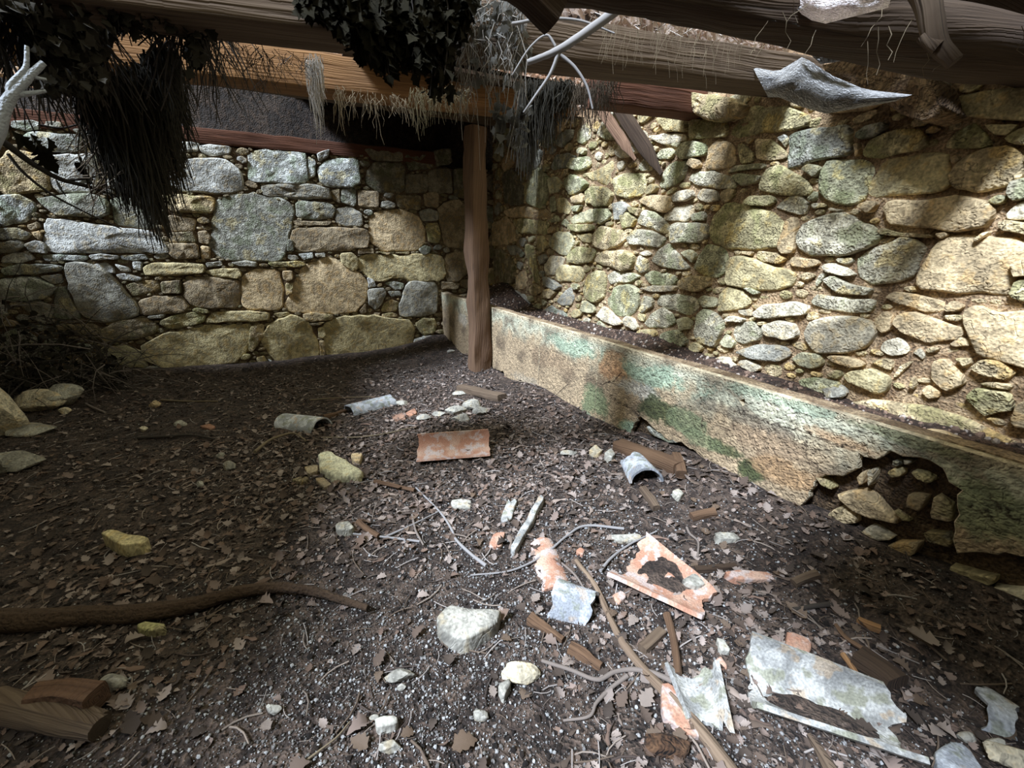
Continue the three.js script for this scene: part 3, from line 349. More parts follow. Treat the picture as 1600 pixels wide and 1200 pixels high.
// ---------------------------------------------------------------- feeding trough along the right-hand wall
{
  const UL = 8.3, topV = (u) => 0.99 - 0.0143 * u;
  const S = 2048, T = 320, lo = tfbm(256, 4, 4, 91), hi = tfbm(256, 32, 3, 93), pu = (i) => (i % S) / S * UL, blobs = [];
  const blob = (px, py, r, ry, c, a) => { const [u, v] = TROUGH.uv(px, py); blobs.push([u, v, r, ry, c, a]); };
  const MINT = [0.70, 0.78, 0.66], ORANGE = [0.80, 0.60, 0.42], MOSS = [0.27, 0.30, 0.17], WHITE = [0.86, 0.85, 0.80], TAN = [0.66, 0.56, 0.44], GREEN = [0.56, 0.60, 0.44];
  blob(905, 545, 0.5, 0.10, MINT, 0.8); blob(960, 575, 0.22, 0.13, ORANGE, 0.8); blob(1030, 590, 0.4, 0.10, MINT, 0.9); blob(1000, 610, 0.3, 0.07, WHITE, 0.7); blob(930, 630, 0.28, 0.14, GREEN, 0.9); blob(985, 668, 0.16, 0.08, MINT, 1); blob(940, 665, 0.3, 0.08, MINT, 0.8); blob(860, 560, 0.5, 0.12, TAN, 0.7); blob(830, 600, 0.5, 0.1, [0.72, 0.66, 0.56], 0.8);
  blob(1030, 640, 0.16, 0.13, MOSS, 0.85); blob(1075, 660, 0.2, 0.09, GREEN, 0.8); blob(1170, 735, 0.10, 0.07, MOSS, 0.9); blob(1130, 700, 0.14, 0.06, MOSS, 0.8); blob(1105, 690, 0.2, 0.06, GREEN, 0.7); blob(1200, 690, 0.3, 0.1, TAN, 0.9); blob(1240, 745, 0.22, 0.09, [0.72, 0.58, 0.42], 0.9); blob(1320, 690, 0.25, 0.05, ORANGE, 0.5); blob(1220, 625, 0.3, 0.05, MINT, 0.6); blob(1160, 650, 0.35, 0.05, [0.55, 0.50, 0.42], 0.6); blob(1540, 800, 0.25, 0.12, GREEN, 0.7); blob(1400, 680, 0.2, 0.03, GREEN, 0.5); blob(725, 500, 0.3, 0.1, WHITE, 0.5);
  const cracks = [[940, 600, 960, 596, 975, 580], [842, 560, 846, 585, 852, 600], [868, 620, 880, 608, 890, 600], [1150, 640, 1190, 655, 1230, 668, 1268, 676, 1300, 692, 1335, 700], [1100, 652, 1098, 668], [1240, 680, 1262, 700, 1300, 704], [1260, 690, 1262, 712, 1290, 738], [1545, 770, 1560, 790, 1590, 812], [1000, 650, 985, 636, 965, 628, 950, 612], [1515, 790, 1540, 800, 1555, 815]].map((c) => { const o = []; for (let i = 0; i < c.length; i += 2) o.push(TROUGH.uv(c[i], c[i + 1])); return o; });
  const crackAt = (u, v) => { for (const c of cracks) { if (u < c[0][0] - 1.2 || u > c[c.length - 1][0] + 1.2) continue; for (let i = 0; i < c.length - 1; i++) { const [ax, ay] = c[i], [bx, by] = c[i + 1], L = (bx - ax) ** 2 + (by - ay) ** 2, t = clamp(((u - ax) * (bx - ax) + (v - ay) * (by - ay)) / L, 0, 1), d = Math.hypot(u - ax - t * (bx - ax), v - ay - t * (by - ay)); if (d < 0.006) return 1 - d / 0.006; } } return 0; };
  const map = tex(S, T, (i, x, y) => {
    const u = x / S * UL, v = -0.25 + y / T * 1.3, q = (Math.floor(u / UL * 2200) & 255) + 256 * (Math.floor(v * 260 + 400) & 255), n = lo[q], m = hi[q], h = topV(u) - v;
    let c = mix3([0.80, 0.79, 0.68], [0.72, 0.63, 0.50], sstep(0.10, 0.32, h + 0.12 * n)); c = mix3(c, [0.84, 0.76, 0.62], 0.8 * sstep(0.06, 0.0, h)); c = mix3(c, [0.45, 0.38, 0.30], 0.5 * sstep(0.2, 0.6, -n + 0.3 * m));
    for (const [bu, bv, r, ry, k, a] of blobs) { const d = Math.hypot((u - bu) / r, (v - bv) / ry) + 0.45 * n + 0.2 * m; if (d < 1.1) c = mix3(c, k, a * sstep(1.05, 0.55, d)); }
    const ck = crackAt(u + 0.012 * m, v + 0.015 * m); if (ck) c = mix3(c, [0.16, 0.12, 0.08], 0.9 * ck); const g = 0.90 + 0.2 * m + 0.08 * n; return c.map((w) => w * g);
  }, true);
  map.wrapT = THREE.ClampToEdgeWrapping; map.repeat.set(1 / UL, 1 / 1.3); map.offset.set(0, 0.25 / 1.3);
  M.plaster = std({ map, bumpMap: TX.stoneBb, bumpScale: 0.014 });
  const t = TROUGH.group('feeding_trough'); tag(t, 'long plastered masonry feeding trough built along the rubble wall', 'trough');
  const P = (...c) => { const o = []; for (let i = 0; i < c.length; i += 2) o.push(TROUGH.uv(c[i], c[i + 1])); return o; };
  const low = (u) => -0.15 + 0 * u;
  const jag = (pts, s) => { const o = []; for (let i = 0; i < pts.length - 1; i++) { const a = pts[i], b = pts[i + 1], L = Math.hypot(b[0] - a[0], b[1] - a[1]), n = Math.max(1, Math.round(L / 0.035)); for (let k = 0; k < n; k++) { const f = k / n; o.push([lerp(a[0], b[0], f) + (k ? 0.018 * noise3(o.length * 1.7, s, 3) : 0), lerp(a[1], b[1], f) + (k ? 0.018 * noise3(o.length * 1.7, s, 9) : 0)]); } } o.push(pts[pts.length - 1]); return o; };
  const panel = (ua, ub, chain, hole) => {                       // a slab of lime plaster: straight above, broken off below
    const sh = new THREE.Shape(); sh.moveTo(ua, topV(ua)); sh.lineTo(ua, chain[0][1]); for (const [u, v] of jag(chain, ua)) sh.lineTo(clamp(u, ua, ub), Math.min(v, topV(u) - 0.03)); sh.lineTo(ub, topV(ub));
    if (hole) sh.holes.push(new THREE.Path(hole.map(([u, v]) => new THREE.Vector2(u, v))));
    const g = new THREE.ExtrudeGeometry(sh, { depth: 0.028, bevelEnabled: true, bevelSize: 0.004, bevelThickness: 0.006, bevelSegments: 1 }); const m = mesh('plaster_panel', g, M.plaster, t); m.position.z = -0.02; return m;
  };
  const uOf = (px, py) => TROUGH.uv(px, py)[0], j1 = uOf(703, 500), j2 = uOf(845, 530), j3 = uOf(937, 560);
  panel(0.0, j1 - 0.01, [[0.0, 0.1], [j1 - 0.01, 0.12]]);
  panel(j1, j2 - 0.006, P(705, 530, 722, 556, 762, 572, 788, 580, 796, 612, 842, 622));
  panel(j2, j3 - 0.006, P(847, 640, 880, 636, 905, 655, 935, 665));
  panel(j3, 8.2, P(940, 664, 965, 676, 985, 688, 992, 662, 1003, 650, 1040, 682, 1072, 694, 1100, 715, 1140, 742, 1190, 766, 1250, 792, 1266, 775, 1284, 744, 1318, 742, 1342, 730, 1344, 706, 1352, 712, 1372, 716, 1392, 702, 1402, 706, 1440, 713, 1476, 730, 1486, 752, 1508, 765, 1499, 790, 1496, 830, 1498, 862, 1560, 864, 1620, 862).concat([[8.2, 0.5]]), P(1157, 625, 1166, 622, 1167, 631, 1163, 634));
  // rubble core behind the plaster, its flat top, and the stones that show where the plaster is gone
  { const nu = 150, nv = 14, pos = [], uv = [], idx = [], w = nv + 4;
    for (let i = 0; i <= nu; i++) { const u = i / nu * 8.2, tv = topV(u) - 0.006; for (let k = 0; k <= nv; k++) { const v = lerp(-0.3, tv, k / nv); pos.push(u, v, -0.05 + (k < nv ? 0.035 * fbm3(u * 6, v * 6, 2, 3) : 0)); uv.push(u, v); } pos.push(u, tv + 0.004, -0.07, u, tv, -0.095, u, -0.3, -0.095); uv.push(u, tv + 0.1, u, tv + 0.17, u, 0); }
    for (let i = 0; i < nu; i++) for (let k = 0; k < w - 1; k++) { const a = i * w + k, b = a + w; idx.push(a, b, b + 1, a, b + 1, a + 1); }
    mesh('rubble_core', geoOf(pos, idx, uv), std({ color: rgb(0.42, 0.36, 0.30), map: TX.mortar, bumpMap: TX.stoneBb, bumpScale: 0.03 }), t); }
  { const g = new THREE.BoxGeometry(8.2, 0.02, 0.085, 80, 1, 3), p = g.attributes.position, q = g.attributes.uv; for (let i = 0; i < p.count; i++) { q.setXY(i, p.getX(i), p.getZ(i)); p.setY(i, p.getY(i) + 0.006 * noise3(p.getX(i) * 5, p.getZ(i) * 9, 3)); p.setZ(i, p.getZ(i) + 0.008 * noise3(p.getX(i) * 4, 1, 6)); } g.computeVertexNormals(); mesh('rim', g.rotateZ(-0.0143).translate(4.1, topV(4.1) - 0.004, -0.058), std({ color: rgb(1.0, 0.95, 0.88), map: TX.mortar, bumpMap: TX.stoneBb, bumpScale: 0.01 }), t); }
  let n = 900; const s = (tone, ...c) => { const g = stoneGeo(P(...c), { seed: ++n, proud: 0.012 + 0.02 * hash(n, 2, 3), back: -0.12, gap: 0.002 }); const m = mesh('stone', g.geo, M[tone], t); m.position.set(g.cx, g.cy, -0.012); };
  s('tanA', 1304, 772, 1340, 764, 1366, 776, 1386, 800, 1409, 819, 1360, 811, 1330, 796); s('tanB', 1289, 806, 1310, 790, 1336, 806, 1339, 819, 1300, 821); s('paleA', 1344, 831, 1360, 820, 1401, 843, 1370, 846); s('tanA', 1377, 856, 1400, 845, 1441, 849, 1431, 869, 1390, 869);
  s('tanB', 1274, 742, 1288, 748, 1305, 766, 1284, 758); s('tanA', 1339, 745, 1350, 735, 1352, 756, 1344, 758); s('paleA', 1354, 735, 1367, 732, 1363, 756, 1356, 761); s('ochreB', 1420, 735, 1440, 738, 1463, 750, 1450, 757, 1430, 749); s('ochreA', 1385, 737, 1398, 730, 1412, 737, 1408, 746, 1392, 747); s('greyA', 1410, 718, 1425, 721, 1420, 728, 1411, 727);
  s('paleB', 988, 686, 1008, 690, 1022, 702, 1000, 699); s('paleB', 1020, 696, 1044, 704, 1030, 701 + 6); s('tanB', 1394, 796, 1426, 816, 1408, 815); s('greyB', 1006, 664, 1024, 672, 1050, 678, 1062, 692, 1042, 692, 1018, 680); s('brownB', 1460, 770, 1490, 790, 1488, 820, 1450, 810); s('brownA', 1420, 770, 1452, 775, 1440, 800, 1415, 790); s('darkB', 1440, 830, 1485, 835, 1488, 858, 1448, 848);
  s('ochreA', 1476, 884, 1520, 894, 1561, 905, 1551, 917, 1500, 906); s('paleA', 1541, 916, 1610, 924, 1610, 946, 1571, 941); s('tanB', 795, 600, 812, 592, 838, 618, 830, 632, 806, 622); s('darkB', 1395, 718, 1408, 722, 1405, 730, 1393, 728);
  // earth and droppings that fill it, banked up at the wall
  const soil = (x, z) => 0.875 - 0.0143 * (z + 7.2) - 0.05 * sstep(-3, -0.5, z) + 0.10 * sstep(2.45, 2.85, x) * (0.5 + 0.8 * noise3(z * 1.3, 5, 2)) + 0.03 * fbm3(x * 3, 2, z * 3, 3) + 0.012 * fbm3(x * 14, 2, z * 14, 2) + 0.22 * Math.exp(-((x - 2.7) ** 2 + (z + 6.6) ** 2) / 0.25);
  kind(mesh('earth_fill', sheet(1.9, 2.9, -7.2, 1.0, 0.035, soil, (x, z) => x > troughX(z) + 0.06), std({ color: rgb(0.62, 0.50, 0.44), map: TX.earth, bumpMap: TX.earthB, bumpScale: 0.03 })), 'stuff', 'dark brown earth and droppings filling the long plastered trough', 'earth');
  TROUGH.soil = soil;
}
const S2 = (px, py) => { const d = sight(px, py); let t = 0.7 / -d.y; for (let i = 0; i < 14; i++) { const y = TROUGH.soil(d.x * t, d.z * t); t += ((y - 1.6) / d.y - t) * 0.8; } return V3(d.x * t, 1.6 + d.y * t, d.z * t); };

// ---------------------------------------------------------------- post and beams
{
  const b = F(750, 574); const post = mesh('wooden_post', loft([V3(0, -0.08, 0), V3(0.012, 0.8, 0), V3(-0.015, 1.6, 0.01), V3(0.0, 2.4, 0), V3(0.005, 3.02 - b.y, 0)], (t) => lerp(0.128, 0.098, t), { sides: 16, square: 8, amp: 0.34, seed: 4, twist: 0.4, steps: 40 }), M.woodBrown);
  post.position.copy(b); tag(post, 'old squared wooden post with deep cracks standing at the end of the trough', 'post');
}
function beam(name, label, a, b, r, mat, o = {}) { const c = a.clone().add(b).multiplyScalar(0.5), A = a.clone().sub(c), B = b.clone().sub(c), pts = [A, A.clone().lerp(B, 0.33).add(V3(0, o.sag ?? 0, 0)), A.clone().lerp(B, 0.67).add(V3(0, o.sag ?? 0, 0)), B]; const m = mesh(name, loft(pts, r, { sides: 16, square: 14, amp: 0.10, seed: 3, steps: 36, ...o }), mat); m.position.copy(c); return tag(m, label, 'beam'); }
beam('roof_beam', 'long dark squared roof beam with ivy hanging over its middle', V3(-3.4, 2.26, -2.1), V3(3.05, 2.70, -2.1), 0.085, M.woodGrey, { seed: 6, ell: 1.2 });
{ const Z = new Face(0, -5.0, 0), a = Z.uv(0, 56), b = Z.uv(860, 164); const k = (b[1] - a[1]) / (b[0] - a[0]); beam('roof_beam', 'pale tan squared roof beam carried by the wooden post', V3(-4.3, a[1] + k * (-4.3 - a[0]), -5.0), V3(3.0, a[1] + k * (3.0 - a[0]), -5.0), 0.15, M.woodTan, { seed: 9 }); }
{ const a = H(1000, -18, 2.36), b = H(1620, 92, 2.36); beam('roof_beam', 'rough dark log beam crossing closest to the camera above the rubble wall', a.clone().lerp(b, -0.55), a.clone().lerp(b, 1.12), (t) => 0.062 + 0.03 * sstep(0.4, 0.9, t), M.woodDark, { seed: 12, square: 2.6, amp: 0.4, ell: 1.2 }); }
{ const Z = new Face(0, -2.8, 0), a = Z.uv(925, 143), b = Z.uv(1086, 165); beam('roof_beam', 'short reddish brown beam end lying under the leaf-covered beam on the rubble wall', V3(a[0], a[1], -2.8), V3(b[0] + 0.05, b[1], -2.8), 0.085, M.woodRed, { seed: 15 }); }
{ const y = 3.09; beam('wall_plate', 'reddish brown timber lying along the top of the far wall', V3(-3.6, y + 0.02, -7.27), V3(1.9, y, -7.27), 0.09, M.woodRed, { seed: 18, amp: 0.2 }); beam('roof_beam', 'grey weathered beam under the roof boards behind the tan beam', V3(-1.35, 3.5, -6.1), V3(2.9, 3.46, -6.1), 0.1, M.woodGrey, { seed: 21 }); }
// broken rafters that slid down on to the right-hand wall
{ const W = (px, py, w) => { const [u, v] = RIGHT.uv(px, py, w); return RIGHT.at(u, v, w); };
  const plank = (label, a, b, r, mat, seed) => { const c = a.clone().add(b).multiplyScalar(0.5), m = mesh('broken_rafter', loft([a.clone().sub(c), V3(0, 0, 0), b.clone().sub(c)], (t) => r * (1 - 0.75 * sstep(0.72, 1, t)), { sides: 10, square: 5, amp: 0.25, seed, ell: 0.6, steps: 20 }), mat); m.position.copy(c); tag(m, label, 'rafter'); };
  plank('broken rafter with a pale pinkish split tip hanging before the rubble wall', W(925, 150, 0.22), W(993, 250, 0.12), 0.048, std({ color: rgb(0.50, 0.38, 0.33), map: TX.wood, bumpMap: TX.woodB, bumpScale: 0.008 }), 31); plank('dark broken rafter leaning on the rubble wall beside the pale split one', W(955, 150, 0.12), W(1034, 272, 0.06), 0.06, M.woodDark, 33);
  const st = H(822, -10, 2.3), m = mesh('plank_stub', loft([V3(-0.16, 0.05, 0), V3(0.0, 0.02, 0), V3(0.10, -0.03, 0)], 0.045, { sides: 8, square: 6, amp: 0.15, seed: 41, steps: 8 }), M.woodDark); m.position.copy(st); tag(m, 'dark plank end sticking out at the top beside the hanging ivy', 'plank');
}

// ---------------------------------------------------------------- leaves, strands, hanging growth
function leafGeo(type, curl = 0.5, seed = 1) {                // a leaf of unit length along +y, its midrib folded, curled; lies in the x-y plane
  const pos = [], idx = [], n = type === 'ivy' ? 6 : 9, R = rng(seed);
  const w = (t) => type === 'oak' ? 0.06 + 0.30 * Math.sin(Math.PI * Math.pow(t, 0.85)) * (1 + 0.42 * Math.sin(t * 24 + seed)) : type === 'ivy' ? [0.02, 0.42, 0.30, 0.46, 0.24, 0.12, 0][Math.round(t * 6)] : 0.16 * Math.sin(Math.PI * Math.pow(t, 0.9));
  for (let i = 0; i <= n; i++) { const t = i / n, b = curl * 0.45 * Math.pow(t - 0.35, 2) * (seed % 2 ? 1 : -1); for (const s of [-1, 0, 1]) { const x = s * w(t); pos.push(x + (s ? 0.02 * (R() - 0.5) : 0), t - (s ? 0.04 : 0), b + Math.abs(s) * curl * 0.22 * (w(t) * 2) + (s ? 0.05 * (R() - 0.5) : 0)); } }
  for (let i = 0; i < n; i++) { const a = i * 3; idx.push(a, a + 1, a + 4, a, a + 4, a + 3, a + 1, a + 2, a + 5, a + 1, a + 5, a + 4); }
  return geoOf(pos, idx, pos.flatMap((v, i) => (i % 3 === 2 ? [] : [v])));
}
const LEAF = { oak: [1, 2, 3, 4].map((s) => leafGeo('oak', 0.5 + 0.25 * s, s)), ivy: [1, 2, 3].map((s) => leafGeo('ivy', 0.5, s)), thin: [1, 2].map((s) => leafGeo('thin', 0.9, s)) };
class Bundle {                                                // many thin strands and leaves of one plant, gathered into one part
  constructor() { this.pos = []; this.uv = []; this.idx = []; }
  strand(P, r0, r1 = r0 * 0.5, sides = 3) {
    const b = this.pos.length / 3; for (let k = 0; k < P.length; k++) { const T = P[Math.min(k + 1, P.length - 1)].clone().sub(P[Math.max(0, k - 1)]).normalize(), N = Math.abs(T.y) > 0.8 ? V3(1, 0, 0) : V3(0, 1, 0); N.addScaledVector(T, -N.dot(T)).normalize(); const B = V3().crossVectors(T, N), r = lerp(r0, r1, k / (P.length - 1)); for (let s = 0; s < sides; s++) { const a = s / sides * 6.2832, c = Math.cos(a) * r, d = Math.sin(a) * r; this.pos.push(P[k].x + N.x * c + B.x * d, P[k].y + N.y * c + B.y * d, P[k].z + N.z * c + B.z * d); this.uv.push(s / sides * 0.1, k * 0.05); } }
    for (let k = 0; k < P.length - 1; k++) for (let s = 0; s < sides; s++) { const a = b + k * sides + s, c = b + k * sides + (s + 1) % sides; this.idx.push(a, c, c + sides, a, c + sides, a + sides); }
  }
  leaf(g, p, e, size) { const m = new THREE.Matrix4().compose(p, new THREE.Quaternion().setFromEuler(e), V3(size, size, size)), a = g.attributes.position, b = this.pos.length / 3, v = V3(); for (let i = 0; i < a.count; i++) { v.fromBufferAttribute(a, i).applyMatrix4(m); this.pos.push(v.x, v.y, v.z); this.uv.push(g.attributes.uv.getX(i), g.attributes.uv.getY(i)); } for (const i of g.index.array) this.idx.push(b + i); }
  build(name, mat, parent, at = V3()) { for (let i = 0; i < this.pos.length; i += 3) { this.pos[i] -= at.x; this.pos[i + 1] -= at.y; this.pos[i + 2] -= at.z; } const m = mesh(name, geoOf(this.pos, this.idx, this.uv), mat, parent); return m; }
}
const leafMat = (r, g, b, t = 0.25) => new THREE.MeshPhysicalMaterial({ color: rgb(r, g, b), roughness: 0.9, transmission: t, thickness: 0, side: THREE.DoubleSide, bumpMap: TX.grain, bumpScale: 0.004, specularIntensity: 0.25 });
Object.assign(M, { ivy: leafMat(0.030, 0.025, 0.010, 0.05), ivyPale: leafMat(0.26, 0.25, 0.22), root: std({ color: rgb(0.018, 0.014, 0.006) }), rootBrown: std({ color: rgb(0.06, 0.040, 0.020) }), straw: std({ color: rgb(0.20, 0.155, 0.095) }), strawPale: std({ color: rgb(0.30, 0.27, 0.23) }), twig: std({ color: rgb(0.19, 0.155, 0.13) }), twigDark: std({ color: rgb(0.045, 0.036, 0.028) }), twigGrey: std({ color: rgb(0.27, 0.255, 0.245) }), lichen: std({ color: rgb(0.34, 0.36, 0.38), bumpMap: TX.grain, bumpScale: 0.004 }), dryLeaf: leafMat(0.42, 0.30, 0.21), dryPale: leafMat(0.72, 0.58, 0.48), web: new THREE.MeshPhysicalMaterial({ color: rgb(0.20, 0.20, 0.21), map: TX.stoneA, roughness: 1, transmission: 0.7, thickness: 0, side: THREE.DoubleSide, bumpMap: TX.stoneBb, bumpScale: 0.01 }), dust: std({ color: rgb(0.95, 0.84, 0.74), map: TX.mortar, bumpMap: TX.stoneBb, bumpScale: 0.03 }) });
const E = (R, s = 1) => new THREE.Euler((R() - 0.5) * 6.28 * s, (R() - 0.5) * 6.28 * s, (R() - 0.5) * 6.28 * s);
// strands hanging from a line of anchors down to a wavering lower edge
function hang(B, R, n, top, drop, { r = 0.003, sway = 0.06, depth = 0.15, curl = 0.02, clump: o_clump = 0 }) { for (let i = 0; i < n; i++) { const f = R(), p = top(f), L = drop(f) * (0.35 + 0.65 * R()) * (o_clump ? 0.25 + 1.3 * Math.abs(noise3(f * o_clump, 2.5, 7.1)) : 1), P = [], dx = (R() - 0.5) * sway * 2, dz = (R() - 0.5) * depth; for (let k = 0; k <= 4; k++) P.push(V3(p.x + dx * k / 4 + (R() - 0.5) * curl, p.y - L * k / 4, p.z + dz + (R() - 0.5) * curl)); B.strand(P, r * (0.6 + 0.8 * R())); } }

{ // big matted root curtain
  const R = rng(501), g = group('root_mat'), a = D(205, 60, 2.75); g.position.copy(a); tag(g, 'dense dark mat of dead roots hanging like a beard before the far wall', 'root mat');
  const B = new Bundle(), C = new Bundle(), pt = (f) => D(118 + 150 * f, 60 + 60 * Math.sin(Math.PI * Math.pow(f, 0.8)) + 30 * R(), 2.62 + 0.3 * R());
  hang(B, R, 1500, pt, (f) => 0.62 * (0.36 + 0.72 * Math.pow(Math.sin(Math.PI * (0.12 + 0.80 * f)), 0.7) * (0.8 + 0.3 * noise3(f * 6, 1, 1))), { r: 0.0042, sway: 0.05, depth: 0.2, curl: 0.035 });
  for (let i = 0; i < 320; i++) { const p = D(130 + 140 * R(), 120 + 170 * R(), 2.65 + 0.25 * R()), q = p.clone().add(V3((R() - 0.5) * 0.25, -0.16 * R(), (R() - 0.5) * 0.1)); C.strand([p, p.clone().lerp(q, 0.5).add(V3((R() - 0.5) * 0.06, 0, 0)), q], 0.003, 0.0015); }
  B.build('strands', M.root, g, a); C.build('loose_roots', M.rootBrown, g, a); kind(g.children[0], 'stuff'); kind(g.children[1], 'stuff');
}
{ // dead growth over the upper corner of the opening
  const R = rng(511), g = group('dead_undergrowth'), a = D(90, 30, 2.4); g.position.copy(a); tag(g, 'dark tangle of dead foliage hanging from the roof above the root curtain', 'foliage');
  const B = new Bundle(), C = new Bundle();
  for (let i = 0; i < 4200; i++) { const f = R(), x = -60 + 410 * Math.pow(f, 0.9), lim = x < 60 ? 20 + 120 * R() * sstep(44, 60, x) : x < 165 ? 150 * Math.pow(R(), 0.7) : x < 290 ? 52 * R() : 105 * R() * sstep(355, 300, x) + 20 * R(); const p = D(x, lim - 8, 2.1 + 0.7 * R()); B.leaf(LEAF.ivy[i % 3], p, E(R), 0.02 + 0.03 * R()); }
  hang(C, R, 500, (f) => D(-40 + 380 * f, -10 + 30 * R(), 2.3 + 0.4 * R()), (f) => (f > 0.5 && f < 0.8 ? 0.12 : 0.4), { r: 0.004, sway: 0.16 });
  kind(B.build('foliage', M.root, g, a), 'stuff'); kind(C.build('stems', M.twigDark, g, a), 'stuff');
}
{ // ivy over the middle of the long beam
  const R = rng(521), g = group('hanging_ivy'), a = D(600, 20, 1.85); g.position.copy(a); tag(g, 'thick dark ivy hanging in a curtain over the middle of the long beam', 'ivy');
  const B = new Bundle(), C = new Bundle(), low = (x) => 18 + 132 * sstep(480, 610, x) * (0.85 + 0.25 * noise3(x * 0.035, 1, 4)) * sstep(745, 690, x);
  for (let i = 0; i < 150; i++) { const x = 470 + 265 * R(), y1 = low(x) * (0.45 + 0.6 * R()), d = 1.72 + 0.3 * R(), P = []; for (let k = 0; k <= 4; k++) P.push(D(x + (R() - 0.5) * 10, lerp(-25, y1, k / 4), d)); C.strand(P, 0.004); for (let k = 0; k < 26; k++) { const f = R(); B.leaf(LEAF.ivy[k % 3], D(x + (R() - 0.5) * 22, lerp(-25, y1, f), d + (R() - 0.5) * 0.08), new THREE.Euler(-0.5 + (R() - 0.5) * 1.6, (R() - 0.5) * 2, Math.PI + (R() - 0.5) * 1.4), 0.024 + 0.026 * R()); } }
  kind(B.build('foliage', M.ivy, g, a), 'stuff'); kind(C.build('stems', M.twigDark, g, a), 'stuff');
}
{ // pale, lit sprays beside the ivy
  const R = rng(531), g = group('dry_creeper'), a = D(760, 60, 2.1); g.position.copy(a); tag(g, 'pale dry creeper with whitish leaves hanging above the wooden post', 'creeper');
  const B = new Bundle(), C = new Bundle();
  hang(C, R, 170, (f) => D(712 + 105 * f, -10 + 90 * R(), 2.0 + 0.25 * R()), (f) => 0.10 + 0.45 * R() * (f < 0.5 ? 1 : 0.6), { r: 0.0022, sway: 0.07, curl: 0.05 });
  for (let i = 0; i < 320; i++) B.leaf(LEAF[i % 3 ? 'ivy' : 'thin'][i % 2], D(715 + 110 * R(), 10 + 160 * R() * R(), 2.0 + 0.3 * R()), E(R), 0.03 + 0.03 * R());
  for (let i = 0; i < 90; i++) B.leaf(LEAF.ivy[i % 3], D(772 + 50 * R(), 172 + 75 * R() * R(), 2.1 + 0.1 * R()), E(R), 0.03 + 0.025 * R());
  C.strand([D(800, 100, 2.1), D(790, 170, 2.12), D(778, 235, 2.13)], 0.003); C.strand([D(815, 120, 2.1), D(806, 180, 2.1), D(790, 255, 2.12)], 0.003);
  kind(B.build('foliage', M.ivyPale, g, a), 'stuff'); kind(C.build('stems', M.strawPale, g, a), 'stuff');
}
function tuft(label, x0, x1, y, depth, n, len, mat, seed, o = {}) { const R = rng(seed), a = D((x0 + x1) / 2, y, depth), B = new Bundle(); hang(B, R, n, (f) => D(lerp(x0, x1, f), y + (o.rise ?? 0) * (f - 0.5) + (R() - 0.5) * 14, depth + (R() - 0.5) * 0.1), (f) => len * (0.5 + 0.5 * Math.sin(Math.PI * clamp(f + 0.1, 0, 1))), { r: 0.0028, sway: 0.07, curl: 0.03, ...o }); const m = B.build(o.name ?? 'grass_tuft', mat, scene, a); m.position.copy(a); if (o.name) kind(m, 'stuff'); return tag(m, label, 'grass'); }
tuft('dry mossy grass tuft hanging from the tan beam just beside the wooden post', 640, 735, 142, 4.2, 150, 0.42, std({ color: rgb(0.12, 0.095, 0.045) }), 541, { clump: 7 });
tuft('thin pale grass hanging under the tan beam behind the dark ivy', 520, 640, 150, 4.4, 90, 0.42, M.straw, 542, { rise: 20, clump: 11 });
tuft('narrow whitish root strand hanging across the tan beam like a rag', 476, 502, 95, 4.4, 110, 0.62, M.strawPale, 543, { sway: 0.03 });
tuft('dark brown root clump hanging in the corner above the rubble wall', 812, 892, 132, 4.3, 520, 0.85, M.root, 544, { r: 0.006, sway: 0.12, clump: 5 });
tuft('pale dry roots hanging over the face of the leaf-covered beam', 930, 1190, 48, 2.22, 70, 0.20, M.straw, 545, { rise: 40, r: 0.0011, curl: 0.015, name: 'root_fringe' });
tuft('few thin roots hanging from the rough dark log beam', 1215, 1560, 40, 1.35, 14, 0.11, M.straw, 546, { rise: 60, r: 0.001, curl: 0.012, name: 'root_fringe' });
tuft('fine dark roots hanging from the long beam beside the ivy', 330, 480, 85, 2.25, 90, 0.18, M.twigDark, 547, { rise: 24, r: 0.0014 });
tuft('tuft of dark roots under the short reddish beam end', 900, 960, 130, 3.2, 130, 0.34, M.rootBrown, 548);
